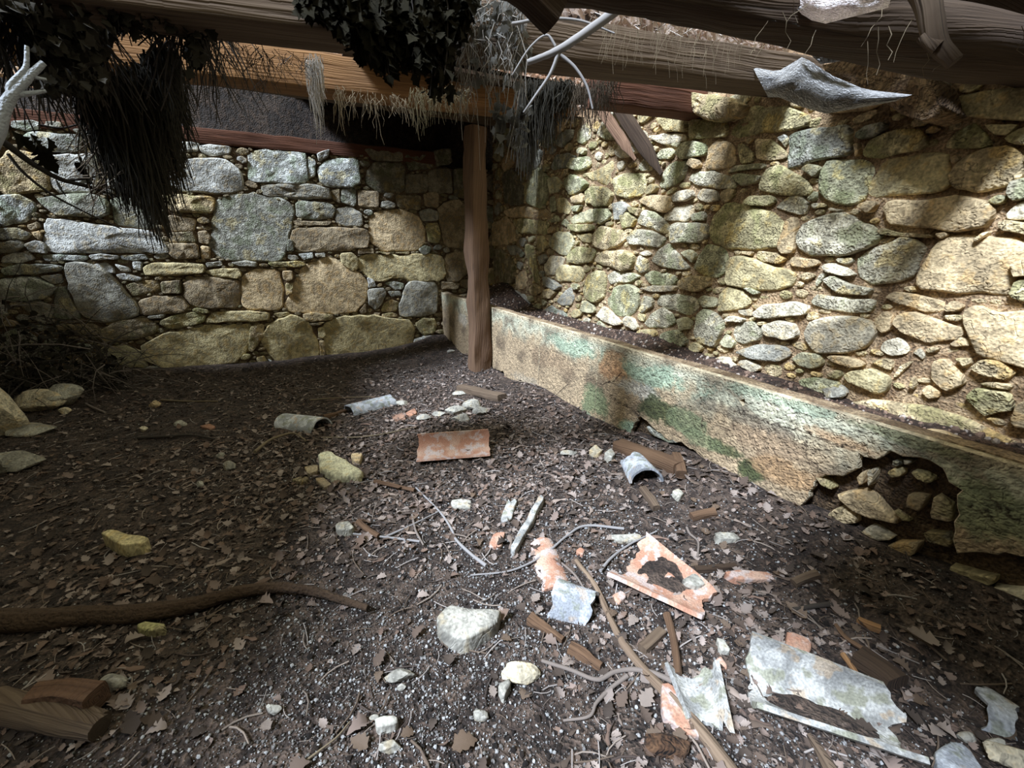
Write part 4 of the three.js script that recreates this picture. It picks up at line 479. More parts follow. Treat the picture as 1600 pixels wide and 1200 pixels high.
{ // dry leaves heaped on the beam
  const R = rng(551), g = group('leaf_heap'), a = V3(1.9, 2.72, -2.3); g.position.copy(a); tag(g, 'sunlit heap of dry leaves and straw lying along the top of a beam', 'leaves');
  const B = new Bundle(), C = new Bundle(), W = new Bundle(); const heap = () => { const x = 0.75 + 2.1 * R(), z = -2.04 - 0.32 * R(), h = 0.02 + 0.14 * R() + (0.20 + 0.42 * Math.exp(-((x - 1.3) ** 2) / 0.25)) * sstep(-2.1, -2.4, z); return V3(x, 2.56 + 0.072 * x + h, z); };
  for (let i = 0; i < 900; i++) B.leaf(LEAF.oak[i % 4], heap(), new THREE.Euler(-0.6 + (R() - 0.5) * 1.6, (R() - 0.5) * 1.2, R() * 6.28), 0.04 + 0.05 * R());
  for (let i = 0; i < 260; i++) { const p = heap(), q = p.clone().add(V3((R() - 0.5) * 0.4, (R() - 0.6) * 0.12, (R() - 0.3) * 0.3)); W.strand([p, p.clone().lerp(q, 0.5).add(V3(0, 0.03, 0)), q], 0.003, 0.0015); }
  { const pos = [], idx = [], uv = []; for (let i = 0; i <= 24; i++) for (let k = 0; k <= 6; k++) { const x = 0.7 + 2.2 * i / 24, z = -2.05 - 0.32 * k / 6; pos.push(x - a.x, 2.54 + 0.072 * x + (0.20 + 0.42 * Math.exp(-((x - 1.3) ** 2) / 0.25)) * sstep(-2.1, -2.4, z) + 0.03 * noise3(x * 6, 1, z * 6) - a.y, z - a.z); uv.push(x, z); } for (let i = 0; i < 24; i++) for (let k = 0; k < 6; k++) { const b = i * 7 + k; idx.push(b, b + 7, b + 1, b + 1, b + 7, b + 8); } mesh('earth_bed', geoOf(pos, idx, uv), M.earth, g); }
  kind(B.build('foliage', leafMat(0.92, 0.76, 0.64, 0.5), g, a), 'stuff'); kind(W.build('straw', std({ color: rgb(0.62, 0.56, 0.50) }), g, a), 'stuff');
}
// twigs and branches that hang in the opening
function branch(name, label, cat, mat, specs, parent) { const g = group(name), a = specs[0].p[0].clone(); g.position.copy(a); tag(g, label, cat); specs.forEach((s, i) => mesh(i ? 'side_twig' : 'main_stem', loft(s.p.map((v) => v.clone().sub(a)), (t) => lerp(s.r[0], s.r[1], t), { sides: s.sides ?? 7, amp: 0.18, seed: 60 + i, steps: s.p.length * 5 }), mat, g)); return g; }
const DP = (d, ...c) => { const o = []; for (let i = 0; i < c.length; i += 2) o.push(D(c[i], c[i + 1], d)); return o; };
branch('hanging_branch', 'grey forked branch crossing the pale beam below the top edge', 'branch', M.twigGrey, [{ p: DP(1.85, 990, -12, 972, 8, 920, 48, 884, 72, 860, 84, 824, 98), r: [0.020, 0.010] }, { p: DP(1.85, 873, 82, 860, 115, 835, 152, 818, 176), r: [0.008, 0.004] }, { p: DP(1.85, 876, 86, 898, 105, 917, 135, 926, 170), r: [0.007, 0.003] }, { p: DP(1.86, 868, 72, 855, 55, 830, 72, 800, 118), r: [0.005, 0.003] }, { p: DP(1.9, 800, 38, 845, 30, 905, 32, 960, 52), r: [0.007, 0.003] }]);
branch('lichen_branch', 'whitish forked lichen-covered branch end at the far wall beside the dead foliage', 'branch', M.lichen, [{ p: DP(2.05, -30, 250, -6, 205, 8, 165, 22, 145, 45, 120, 68, 98), r: [0.022, 0.008] }, { p: DP(2.05, 20, 150, 15, 138, 28, 120, 40, 106, 42, 72), r: [0.011, 0.005] }, { p: DP(2.05, 22, 148, 45, 146, 72, 142), r: [0.010, 0.004] }, { p: DP(2.05, -20, 162, 5, 158, 22, 150), r: [0.010, 0.007] }, { p: DP(2.05, 48, 118, 60, 122, 73, 124), r: [0.007, 0.0035] }]);
branch('hanging_branch', 'dark drooping bramble stem with dead leaves crossing the far wall', 'branch', M.twigDark, [{ p: DP(2.9, -20, 205, 10, 225, 50, 255, 95, 280, 140, 292, 185, 308), r: [0.016, 0.006] }, { p: DP(2.9, 12, 240, 35, 268, 75, 300, 130, 330, 190, 358), r: [0.007, 0.003] }, { p: DP(2.9, 48, 252, 70, 240, 95, 238), r: [0.005, 0.003] }, { p: DP(2.9, 100, 282, 130, 280, 150, 276), r: [0.005, 0.003] }, { p: DP(2.9, 60, 195, 95, 200, 130, 192), r: [0.005, 0.003] }]);
{ const R = rng(561), g = scene.children[scene.children.length - 1]; for (const [x, y] of [[30, 212], [55, 222], [62, 238], [75, 215], [85, 280], [115, 255], [125, 262], [20, 205], [45, 210], [68, 228], [130, 270], [120, 240]]) { const m = mesh('leaf', LEAF.oak[Math.floor(R() * 4)], M.ivy, g); m.position.copy(D(x, y, 2.88).sub(g.position)); m.scale.setScalar(0.055 + 0.035 * R()); m.rotation.set(R() * 0.8, R() * 2, Math.PI + (R() - 0.5) * 1.6); } }
branch('branch_stub', 'pale broken branch stub sticking down from the rough dark log beam', 'branch', M.woodGrey, [{ p: DP(1.32, 1440, -20, 1452, 10, 1460, 50, 1470, 75, 1492, 97), r: [0.024, 0.014] }, { p: DP(1.31, 1466, 74, 1452, 68, 1438, 58), r: [0.012, 0.008] }]);
{ // cobwebs and clotted debris at the end of the beam
  const W = (px, py, w) => { const [u, v] = RIGHT.uv(px, py, w); return RIGHT.at(u, v, w); };
  const sheetOf = (name, label, top, bot, mat, w, seed, sag) => { const a = W(...top[0], w), n = 18, m = 8, pos = [], uv = [], idx = [], pick = (L, f) => { const k = Math.min(L.length - 2, Math.floor(f * (L.length - 1))), t = f * (L.length - 1) - k; return [lerp(L[k][0], L[k + 1][0], t), lerp(L[k][1], L[k + 1][1], t)]; };
    for (let i = 0; i <= n; i++) for (let k = 0; k <= m; k++) { const A = pick(top, i / n), C = pick(bot, i / n), f = k / m, p = W(lerp(A[0], C[0], f), lerp(A[1], C[1], f), w + sag * Math.sin(Math.PI * f) + 0.03 * noise3(i * 0.7, k * 0.6, seed)).sub(a); pos.push(p.x, p.y, p.z); uv.push(i * 0.04, k * 0.04); }
    for (let i = 0; i < n; i++) for (let k = 0; k < m; k++) { const b = i * (m + 1) + k; idx.push(b, b + m + 1, b + 1, b + 1, b + m + 1, b + m + 2); }
    const o = mesh(name, geoOf(pos, idx, uv), mat); o.position.copy(a); return tag(o, label, 'cobweb'); };
  sheetOf('cobweb', 'bluish white dusty cobweb sheet sagging from the leaf-covered beam end', [[1176, 105], [1215, 112], [1255, 88], [1300, 118], [1352, 140], [1425, 148]], [[1200, 152], [1218, 152], [1250, 166], [1290, 178], [1335, 170], [1400, 158]], M.web, 0.42, 3, 0.10);
  sheetOf('cobweb', 'small pale cobweb stretched between the log beam and the debris clump', [[1250, 70], [1300, 78], [1345, 88]], [[1282, 100], [1300, 98], [1320, 94]], M.web, 0.5, 5, 0.05);
  sheetOf('cobweb', 'pinkish dusty cobweb with litter draped over the top of the log beam', [[1120, -30], [1250, -30], [1400, -30]], [[1190, 14], [1290, 37], [1388, 12]], new THREE.MeshPhysicalMaterial({ color: rgb(0.80, 0.70, 0.66), roughness: 1, transmission: 0.6, thickness: 0, side: THREE.DoubleSide, bumpMap: TX.stoneBb, bumpScale: 0.02 }), 1.35, 7, 0.05);
  const clod = (name, label, poly, mat, w, proud, seed) => { const F2 = new Face(RIGHT.o.x - w, 0, RIGHT.turn), p = []; for (let i = 0; i < poly.length; i += 2) p.push(F2.uv(poly[i], poly[i + 1])); const s = stoneGeo(p, { seed, proud, back: -0.16, rough: 2.6 }), m = mesh(name, s.geo, mat); m.position.copy(F2.at(s.cx, s.cy)); m.rotation.y = RIGHT.turn; return tag(m, label, 'debris'); };
  clod('debris_clump', 'brown clump of fibrous roof debris wrapped in cobwebs above the rubble wall', [1282, 102, 1330, 90, 1400, 96, 1440, 112, 1472, 128, 1486, 182, 1448, 196, 1410, 178, 1370, 152, 1325, 134], M.dust, 0.22, 0.06, 71);
  clod('mortar_clod', 'rough tan lump of earth mortar on the wall top by the reddish beam', [1068, 146, 1110, 148, 1150, 154, 1168, 166, 1150, 184, 1122, 191, 1098, 184, 1082, 170], M.tanB, 0.08, 0.07, 73);
}
{ // heap of brambles in the far corner on the floor
  const R = rng(571), g = group('bramble_heap'), c = F(60, 620); g.position.copy(c); tag(g, 'dark heap of dead brambles piled against the far wall on the floor', 'brush');
  const B = new Bundle(), C = new Bundle(), L = new Bundle();
  for (let i = 0; i < 420; i++) { const a = R() * 6.283, rr = 0.9 * Math.sqrt(R()), x = Math.max(-4.05, c.x - 0.25 + 1.25 * rr * Math.cos(a)), z = c.z - 0.25 + 0.55 * rr * Math.sin(a), h = 1.15 * (1 - rr * rr / 0.9) * R() + 0.03, p = V3(x, floorY(x, z) + h, z), P = [p]; let d = V3(R() - 0.5, (R() - 0.45) * 0.6, (R() - 0.5) * 0.7).normalize(); for (let k = 0; k < 4; k++) { d.add(V3((R() - 0.5) * 0.5, -0.22, (R() - 0.5) * 0.5)).normalize(); const q = P[k].clone().addScaledVector(d, 0.12 + 0.13 * R()); q.y = Math.max(q.y, floorY(q.x, q.z) + 0.01); q.z = Math.max(q.z, -7.1); q.x = Math.max(q.x, -4.1); P.push(q); } (i % 3 ? B : C).strand(P, 0.006 * (0.5 + R()), 0.002); }
  for (let i = 0; i < 700; i++) { const a = R() * 6.283, rr = 0.85 * Math.sqrt(R()), x = Math.max(-4.05, c.x - 0.3 + 1.15 * rr * Math.cos(a)), z = Math.max(-7.05, c.z - 0.25 + 0.5 * rr * Math.sin(a)); L.leaf(LEAF.ivy[i % 3], V3(x, floorY(x, z) + 0.02 + 1.05 * (1 - rr * rr) * R(), z), E(R), 0.05 + 0.05 * R()); }
  kind(B.build('stems', M.twigDark, g, c), 'stuff'); kind(C.build('pale_stems', M.twig, g, c), 'stuff'); kind(L.build('foliage', M.root, g, c), 'stuff');
}
{ const P = [[88, 578], [102, 560], [108, 545]]; branch('bramble_cane', 'bent grey bramble stem arching from the dark bramble heap to the floor', 'branch', M.twig, [{ p: [...DP(6.9, 112, 540, 98, 560, 86, 580), ...DP(6.6, 100, 600, 118, 618), F(140, 634, 0.02), F(165, 645, 0.01)], r: [0.016, 0.010] }, { p: DP(6.88, 118, 552, 108, 570, 104, 590), r: [0.008, 0.005] }, { p: DP(6.85, 110, 580, 116, 600, 112, 612), r: [0.008, 0.005] }]); }

// ---------------------------------------------------------------- things lying on the floor
function barrelTile({ L, w, w1 = w, rise = 0.42, th = 0.014, up = true, j0 = 0.01, j1 = 0.01, seed = 1 }) {     // half-round roof tile, axis along x, lying on its edges (up) or on its back
  const nl = 16, nf = 14, pos = [], uv = [], idx = [], a = 2 * Math.atan(rise * 2), sg = up ? 1 : -1, sh = nf + 1;
  const row = (k, inner) => { for (let f = 0; f <= nf; f++) { const t = k / nl, ph = lerp(-a, a, f / nf), ww = lerp(w, w1, t), R = ww / 2 / Math.sin(a) - (inner ? th : 0); const x0 = -L / 2 + j0 * (noise3(f * 0.45, seed, 1) + 0.3 * noise3(f * 1.3, seed, 5)), x1 = L / 2 + j1 * (noise3(f * 0.45, seed, 9) + 0.3 * noise3(f * 1.3, seed, 4)); const x = lerp(x0, x1, t), y = sg * (R * Math.cos(ph) - (ww / 2 / Math.sin(a)) * Math.cos(a)) + (up ? 0 : ww * rise) + 0.003 * fbm3(x * 12, f * 0.7, seed, 2), z = R * Math.sin(ph); pos.push(x, y, z); uv.push(x + seed * 0.31, ph * R + seed * 0.17); } };
  for (let k = 0; k <= nl; k++) row(k, false); const off = pos.length / 3; for (let k = 0; k <= nl; k++) row(k, true);
  const q = (p, r, s, t) => up ? idx.push(p, r, s, p, s, t) : idx.push(p, s, r, p, t, s);
  for (let k = 0; k < nl; k++) for (let f = 0; f < nf; f++) { const b = k * sh + f; q(b, b + 1, b + sh + 1, b + sh); const c = off + b; q(c, c + sh, c + sh + 1, c + 1); }
  const dupRim = (A, B) => { const n0 = pos.length / 3; for (const i of [...A, ...B]) { pos.push(pos[i * 3], pos[i * 3 + 1], pos[i * 3 + 2]); uv.push(uv[i * 2], uv[i * 2 + 1]); } const n = A.length; for (let i = 0; i < n - 1; i++) idx.push(n0 + i, n0 + n + i, n0 + i + 1, n0 + i + 1, n0 + n + i, n0 + n + i + 1); };
  const r = (n, fn) => Array.from({ length: n }, (_, i) => fn(i));
  dupRim(r(sh, (f) => f), r(sh, (f) => off + f)); dupRim(r(sh, (f) => nl * sh + f), r(sh, (f) => off + nl * sh + f)); dupRim(r(nl + 1, (k) => k * sh), r(nl + 1, (k) => off + k * sh)); dupRim(r(nl + 1, (k) => k * sh + nf), r(nl + 1, (k) => off + k * sh + nf));
  return geoOf(pos, idx, uv);
}
function tile(label, ax, ay, bx, by, o) {                     // between two floor points under its axis
  const a = F(ax, ay), b = F(bx, by), L = o.L ?? a.distanceTo(b), m = mesh('roof_tile', barrelTile({ L, seed: (ax * 7 + ay) % 97, ...o }), o.mat ?? M.clayGrey); m.position.copy(a).add(b).multiplyScalar(0.5); m.position.y = (a.y + b.y) / 2 + (o.lift ?? -0.005);
  const d = b.clone().sub(a); m.rotation.order = 'YZX'; m.rotation.y = Math.atan2(-d.z, d.x); m.rotation.z = Math.atan2(d.y, Math.hypot(d.x, d.z)) + (o.pitch ?? 0); m.rotation.x = o.roll ?? 0; if (o.dirt) { const n = 18, pos = [], uv = [], idx = []; for (let i = 0; i <= n; i++) for (let k = 0; k <= 8; k++) { const x = (i / n - 0.52) * L * 0.84, ww = lerp(o.w, o.w1 ?? o.w, i / n), e = Math.sin(Math.PI * i / n), z = ww * ((o.dz ?? 0) + (k / 8 - 0.5) * (o.dw ?? 0.62) * (0.4 + 0.6 * e)); const zz = z / ww * 2; pos.push(x, ww * o.rise * (zz * zz) + 0.016 * e * Math.sin(Math.PI * k / 8) * (1 + 0.8 * noise3(x * 30, z * 30, 3)) + 0.011, z); uv.push(x, z); } for (let i = 0; i < n; i++) for (let k = 0; k < 8; k++) { const q = i * 9 + k; idx.push(q, q + 1, q + 10, q, q + 10, q + 9); } mesh('dirt_fill', geoOf(pos, idx, uv), M.earth, m); } m.material.side = THREE.DoubleSide; return tag(m, label, 'roof tile', o.group);
}
tile('whitish barrel tile fragment lying farther left of the two tiles near the far wall', 444, 662, 503, 670, { w: 0.24, w1: 0.26, mat: std({ color: rgb(1.0, 1.0, 1.0), map: TX.clayGrey, bumpMap: TX.grain, bumpScale: 0.003 }) });
tile('bluish grey barrel tile fragment lying askew farther right of the two near the far wall', 545, 647, 611, 629, { w: 0.24, w1: 0.22 });
tile('pink trough-shaped roof tile lying on its back with a brown leaf in it', 654, 716, 765, 707, { w: 0.24, rise: 0.26, up: false, mat: M.clay, roll: 0.55, lift: 0.05 });
tile('pale grey arched tile piece with an orange rim standing near the trough', 990, 722, 1010, 758, { w: 0.17, w1: 0.21, rise: 0.5, j0: 0.03, lift: 0.0, pitch: 0.1 });
tile('bluish barrel tile piece with a brown end beside the long branch', 868, 938, 928, 955, { w: 0.20, w1: 0.17, rise: 0.42, j1: 0.02 });
tile('large whitish barrel tile lying on its back full of dirt, biggest of the tiles', 1168, 1066, 1402, 1146, { w: 0.25, w1: 0.20, rise: 0.38, up: false, mat: M.clayPale, j0: 0.012, j1: 0.03, roll: 0.15, th: 0.016, dirt: 0.42, dz: 0.14, dw: 0.42 });
tile('broken concave tile piece with a white rim leaning by the long branch', 1088, 1066, 1112, 1150, { w: 0.17, w1: 0.12, rise: 0.3, up: false, mat: M.clayPale, j0: 0.03, j1: 0.03, roll: 0.35, lift: 0.01 });
tile('pale purplish curved tile piece half under dirt in the corner of the picture', 1534, 1106, 1586, 1128, { w: 0.17, w1: 0.13, rise: 0.35, j0: 0.02, mat: M.clayGrey });
tile('pinkish weathered tile piece behind the bluish one, partly buried by dirt', 846, 846, 872, 922, { w: 0.15, w1: 0.16, rise: 0.3, mat: M.clay, lift: -0.025 });
tile('broad broken orange tile with a curved rim filled with pale crumbs', 985, 884, 1098, 948, { w: 0.36, w1: 0.20, rise: 0.14, up: false, mat: M.clay, j0: 0.05, j1: 0.05, th: 0.018, roll: 0.06, lift: 0.012, dirt: 0.55, dw: 0.85, dz: -0.04 });

// flat pieces, stones and chips whose outline lies at a height above the floor
let nStone = 2000;
function flat(name, label, cat, mat, h, tilt, ...c) {        // polygon in view, its face at height h over the earth
  const p = []; let cx = 0, cz = 0; for (let i = 0; i < c.length; i += 2) { const q = F(c[i], c[i + 1], h); p.push(q); cx += q.x; cz += q.z; } cx /= p.length; cz /= p.length;
  const y0 = floorY(cx, cz), seed = ++nStone, s = stoneGeo(p.map((q) => [q.x, -q.z]), { seed, proud: 0, back: -h - 0.025, gap: 0, rough: tilt, grow: 1 }), m = mesh(name, s.geo.rotateX(-Math.PI / 2), mat); m.position.set(s.cx, y0 + h, -s.cy); return tag(m, label, cat);
}
function rockGeo(sx, sy, sz, seed) {                          // angular stone: a ball cut by planes
  const R = rng(seed), g = new THREE.IcosahedronGeometry(1, 4), p = g.attributes.position, pl = [], v = V3(); for (let i = 0; i < 13; i++) pl.push([V3(R() - 0.5, R() - 0.5, R() - 0.5).normalize(), 0.62 + 0.34 * R()]);
  for (let i = 0; i < p.count; i++) { v.fromBufferAttribute(p, i).normalize(); let r = 1.1; for (const [n, h] of pl) { const d = v.dot(n); if (d > 0.05) r = Math.min(r, h / d); } r *= 1 + 0.05 * fbm3(v.x * 3 + seed, v.y * 3, v.z * 3, 3); p.setXYZ(i, v.x * r * sx, v.y * r * sy, v.z * r * sz); }
  const uv = [], A = V3(), B = V3(), C = V3(); for (let i = 0; i < p.count; i += 3) { A.fromBufferAttribute(p, i); B.fromBufferAttribute(p, i + 1); C.fromBufferAttribute(p, i + 2); const n = B.clone().sub(A).cross(C.clone().sub(A)), ax = Math.abs(n.x), ay = Math.abs(n.y), az = Math.abs(n.z); for (const q of [A, B, C]) ax > ay && ax > az ? uv.push(q.z + seed, q.y) : ay > az ? uv.push(q.x + seed, q.z) : uv.push(q.x + seed, q.y); } g.setAttribute('uv', new THREE.Float32BufferAttribute(uv, 2)); return toCreasedNormals(g, 0.5);
}
function rock(label, px, py, wpx, hpx, mat, o = {}) { const b = F(px, py + hpx * 0.45), s = camera.position.distanceTo(b) / FOCAL * 0.95, r = wpx / 2 * s, m = mesh(o.name ?? 'stone', rockGeo(r, hpx / 2 * s * (py > 850 ? 0.72 : 1.0), r * (o.deep ?? (py > 850 ? 0.5 : 0.7)), ++nStone), mat); m.position.set(b.x, b.y + hpx / 2 * s * 0.6, b.z - r * 0.3); m.rotation.y = 24 * Math.PI / 180 * -1 + (o.turn ?? 0); return tag(m, label, o.cat ?? 'stone', o.group); }
const chalk = std({ color: rgb(0.52, 0.52, 0.51), map: TX.stoneA, bumpMap: TX.stoneAb, bumpScale: 0.006 });
flat('stone', 'greenish grey flat stone with a jagged edge lying near the pink tile', 'stone', M.greenA, 0.06, 1, 497, 713, 515, 709, 545, 720, 567, 734, 560, 743, 520, 742, 499, 734);
flat('stone', 'small tan stone touching the greenish grey flat stone', 'stone', M.tanA, 0.03, 1, 548, 709, 567, 709, 562, 722, 550, 719); flat('stone', 'small brown flat stone beside the greenish grey stone', 'stone', M.brownA, 0.03, 1, 475, 729, 497, 726, 498, 737, 481, 740);
flat('stone', 'brown leaf-shaped stone chip just below the greenish grey stone', 'stone', M.brownA, 0.02, 1, 492, 750, 505, 746, 519, 756, 505, 762); flat('stone', 'second brown stone chip below the greenish grey stone', 'stone', M.brownB, 0.02, 1, 454, 750, 470, 744, 483, 746, 476, 755);
flat('stone', 'large pale bluish angular stone lying alone on the lit earth', 'stone', chalk, 0.07, 1.4, 679, 968, 701, 945, 740, 950, 784, 948, 778, 968, 750, 985, 723, 1000, 690, 985);
flat('stone', 'ochre angular stone lying in the dark part of the floor', 'stone', M.ochreA, 0.07, 2, 158, 836, 173, 829, 196, 834, 231, 838, 228, 847, 190, 853); flat('stone', 'small ochre wedge-shaped stone under the thick crooked branch', 'stone', M.ochreB, 0.03, 1, 208, 977, 225, 970, 259, 975, 257, 983, 232, 987);
rock('round white stone with a pebble stuck below on bare earth', 627, 1056, 38, 26, chalk); rock('white pebble stuck to the round white stone', 628, 1073, 13, 14, chalk);
flat('stone', 'squared white plaster block lying in the lower middle of the floor', 'stone', chalk, 0.03, 0.6, 586, 1124, 600, 1119, 621, 1117, 621, 1131, 587, 1138); rock('white crumb touching the squared white plaster block', 587, 1122, 13, 11, chalk);
rock('white oval stone below the squared white plaster block', 610, 1168, 28, 21, chalk); rock('long whitish stone with a green stain below the pale bluish stone', 814, 1055, 54, 28, M.paleA); flat('stone', 'slim white stone chip standing just below the green-stained stone', 'stone', chalk, 0.03, 1, 777, 1072, 796, 1060, 799, 1068, 786, 1092);
rock('white stone with a split corner under the slim white chip', 753, 1117, 21, 23, chalk); rock('small white triangular stone on the grey earth right of dark logs', 428, 1108, 18, 20, chalk); rock('pale flat stone lying near the broken wood block in shadow', 177, 1070, 32, 20, chalk);
flat('plaster_chip', 'cracked white plaster plate lying above the pointed tile shard', 'plaster', chalk, 0.012, 0.2, 704, 783, 722, 780, 737, 781, 736, 794, 706, 793); flat('stone', 'grey squared stone block among leaves in front of fallen twigs', 'stone', M.greyA, 0.04, 0.6, 524, 817, 546, 814, 555, 826, 540, 829, 525, 828);
rock('flat white chip lying behind the arched tile piece', 892, 708, 28, 8, chalk); flat('stone', 'pale leaf-thin stone standing before the trough beside brown wood', 'stone', M.paleA, 0.03, 1, 919, 706, 931, 692, 942, 703, 934, 710); flat('stone', 'pale fluted stone next to the arched tile piece', 'stone', chalk, 0.04, 1.6, 943, 712, 955, 698, 962, 708, 954, 717);
flat('plaster_chip', 'flat whitish plaster chip with dark stain before the ruined trough', 'plaster', chalk, 0.02, 0.5, 1115, 836, 1149, 829, 1159, 841, 1120, 847); flat('stone', 'grey triangular stone on the earth below the arched tile', 'stone', M.greyA, 0.02, 0.6, 1049, 769, 1061, 762, 1070, 770, 1060, 781);
flat('stone', 'pale bluish wedge of stone standing on the broad orange tile', 'stone', chalk, 0.05, 1, 1064, 908, 1086, 896, 1104, 914, 1088, 917); rock('small round white stone on the broad orange tile', 1078, 911, 13, 14, chalk); flat('tile_chip', 'pink and grey flat tile strip lying right of the orange tile', 'roof tile', M.clay, 0.02, 0.4, 1128, 897, 1160, 891, 1205, 889, 1215, 901, 1150, 909);
flat('tile_chip', 'red and white broken tile chunk above the largest barrel tile', 'roof tile', M.clay, 0.03, 1.2, 1229, 986, 1270, 1000, 1267, 1018, 1249, 1032, 1214, 1025, 1226, 1010); flat('stone', 'pale wedge stone above the broken white-rimmed tile', 'stone', chalk, 0.02, 1, 1118, 996, 1131, 1000, 1143, 1018, 1125, 1016); flat('tile_chip', 'small tan tile chip above the broken white-rimmed tile', 'roof tile', M.clay, 0.014, 0.6, 1117, 1031, 1125, 1026, 1137, 1041, 1134, 1047);
flat('tile_chip', 'grey flat tile slab cut off by the bottom edge', 'roof tile', M.clayGrey, 0.02, 0.4, 1460, 1176, 1485, 1161, 1511, 1166, 1545, 1215, 1470, 1215); rock('white and green stone at the very bottom right corner', 1580, 1188, 40, 36, M.paleA); rock('whitish pebble beside the grey flat tile slab', 1516, 1156, 18, 14, chalk); rock('whitish pebble under the purplish curved tile piece', 1560, 1168, 22, 16, chalk);
flat('tile_chip', 'long pointed tile shard leaning between two tile pieces', 'roof tile', M.clayPale, 0.03, 0.3, 843, 775, 851, 777, 822, 833, 802, 864, 796, 859, 815, 822); flat('tile_chip', 'buff flat tile piece lying left of the pointed tile shard', 'roof tile', M.clayPale, 0.015, 0.4, 795, 780, 808, 783, 800, 813, 780, 815); flat('tile_chip', 'pinkish flat tile piece below the buff flat one', 'roof tile', M.clay, 0.012, 0.4, 771, 834, 790, 830, 784, 855, 762, 856);
flat('tile_chip', 'broken tan tile piece under the long branch by the white-rimmed tile', 'roof tile', M.clay, 0.02, 0.5, 1034, 1066, 1052, 1070, 1085, 1120, 1098, 1150, 1070, 1145, 1034, 1118); flat('tile_chip', 'small red tile chip on the dirt near the pale flat splinter', 'roof tile', M.clay, 0.014, 0.5, 899, 862, 907, 855, 915, 860, 910, 868); flat('tile_chip', 'pink tile chip lying right beside the thick long branch', 'roof tile', M.clay, 0.012, 0.5, 955, 930, 972, 922, 980, 932, 965, 945);
flat('plaster_chip', 'pale broken plaster splinter among debris beneath the arched tile', 'plaster', chalk, 0.015, 0.5, 950, 837, 1000, 834, 1004, 842, 985, 848, 960, 844); flat('tile_chip', 'orange tile crumb beside the white plaster heap', 'roof tile', std({ color: rgb(0.50, 0.27, 0.20), map: TX.stoneA }), 0.02, 1, 632, 645, 648, 638, 652, 645, 640, 650); flat('tile_chip', 'second orange tile crumb near the white plaster heap', 'roof tile', std({ color: rgb(0.46, 0.28, 0.22), map: TX.stoneA }), 0.015, 1, 612, 650, 632, 646, 634, 655, 615, 657); flat('tile_chip', 'small orange tile chip lying on dark ground before the brambles', 'roof tile', std({ color: rgb(0.42, 0.23, 0.17), map: TX.stoneA }), 0.015, 0.6, 311, 666, 328, 663, 337, 666, 330, 671);
for (const [x, y, w, h, l] of [[740, 632, 32, 22, 'largest white plaster lump of the heap in front of the post'], [715, 640, 36, 16, 'low white plaster lump on the near side of the heap'], [722, 652, 34, 14, 'nearest white plaster lump of the heap before the post'], [688, 646, 22, 9, 'flat white plaster lump left of the heap before the post'], [664, 652, 24, 10, 'leftmost white plaster lump before the post'], [752, 640, 24, 18, 'rightmost white plaster lump of the heap before the post'], [718, 614, 22, 8, 'small white plaster lump behind the heap close to the post'], [628, 630, 22, 8, 'flat white plaster crumb next to the bluish grey tile']]) rock(l, x, y, w, h, chalk, { name: 'plaster_lump', cat: 'plaster' });
for (const [x, y, w, h, l] of [[1275, 618, 9, 7, 'tiny'], [705, 548, 14, 7, 'white stone at the foot of the trough end']].slice(1)) rock(l, x, y, w, h, chalk);
for (const [x, y, w, h, l, m] of [[8, 650, 44, 66, 'big pale squared stone at the edge of the picture below the brambles', M.paleA], [59, 631, 50, 26, 'pale rounded stone right of the big squared stone', M.paleA], [92, 622, 48, 28, 'dark rounded stone behind the pale rounded one by the brambles', M.greyA], [102, 642, 12, 9, 'small pale pebble in front of the dark rounded stone', M.paleA], [22, 726, 48, 22, 'grey half-buried stone on the dark floor below the squared stone', M.greyA], [45, 674, 46, 10, 'flat grey stone before the pale rounded stone', M.greyA], [225, 670, 10, 8, 'pebble beside a yellowish twig on the dark floor', M.paleA], [281, 662, 16, 10, 'grey stone beside the small orange tile chip', M.greyA], [243, 632, 14, 10, 'tan pebble in the dark below the far wall', M.tanA], [313, 757, 10, 10, 'small white pebble on the dark earth', chalk], [345, 712, 12, 9, 'bluish pebble near the arched twig', chalk], [360, 728, 18, 14, 'bluish white pebble below the arched twig', chalk]]) rock(l, x, y, w, h, m);
{ const put = (label, px, py, w, h, mat) => { const b = S2(px, py + h * 0.4), s = camera.position.distanceTo(b) / FOCAL * 0.95, m = mesh('stone', rockGeo(w / 2 * s, h / 2 * s, w / 2 * s * 0.7, ++nStone), mat); m.position.set(b.x, b.y + h / 2 * s * 0.7, b.z); tag(m, label, 'stone'); }; put('pale squared stone lying on the earth inside the trough', 1303, 612, 36, 18, M.greyA); put('tan flat stone lying behind the trough rim near the picture edge', 1470, 685, 54, 20, M.tanA); put('small tan pebble inside the trough beside its rim', 1250, 622, 14, 7, M.tanA); }

// wood on the floor
function log(name, label, cat, mat, r, o, ...c) { const p = []; for (let i = 0; i < c.length; i += 2) p.push(F(c[i], c[i + 1], (name === 'stick' ? 0.012 : 0) + (o.lift ?? 0.7) * (typeof r === 'number' ? r : r[0]))); const a = p[0].clone(); const m = mesh(name, loft(p.map((v) => v.sub(a)), (t) => (name === 'stick' ? 1.25 : 1) * (typeof r === 'number' ? r : lerp(r[0], r[1], t)), { sides: 10, amp: 0.22, seed: ++nStone % 50, steps: Math.max(8, p.length * 6), ...o }), mat); m.position.copy(a); return tag(m, label, cat); }
log('fallen_branch', 'thick crooked dark branch lying across the shaded floor', 'branch', std({ color: rgb(0.15, 0.115, 0.085), map: TX.wood, bumpMap: TX.stoneBb, bumpScale: 0.012 }), [0.046, 0.012], { lift: 0.75 }, -60, 968, 60, 968, 140, 962, 220, 958, 300, 945, 370, 926, 430, 918, 490, 924, 530, 936, 575, 950);
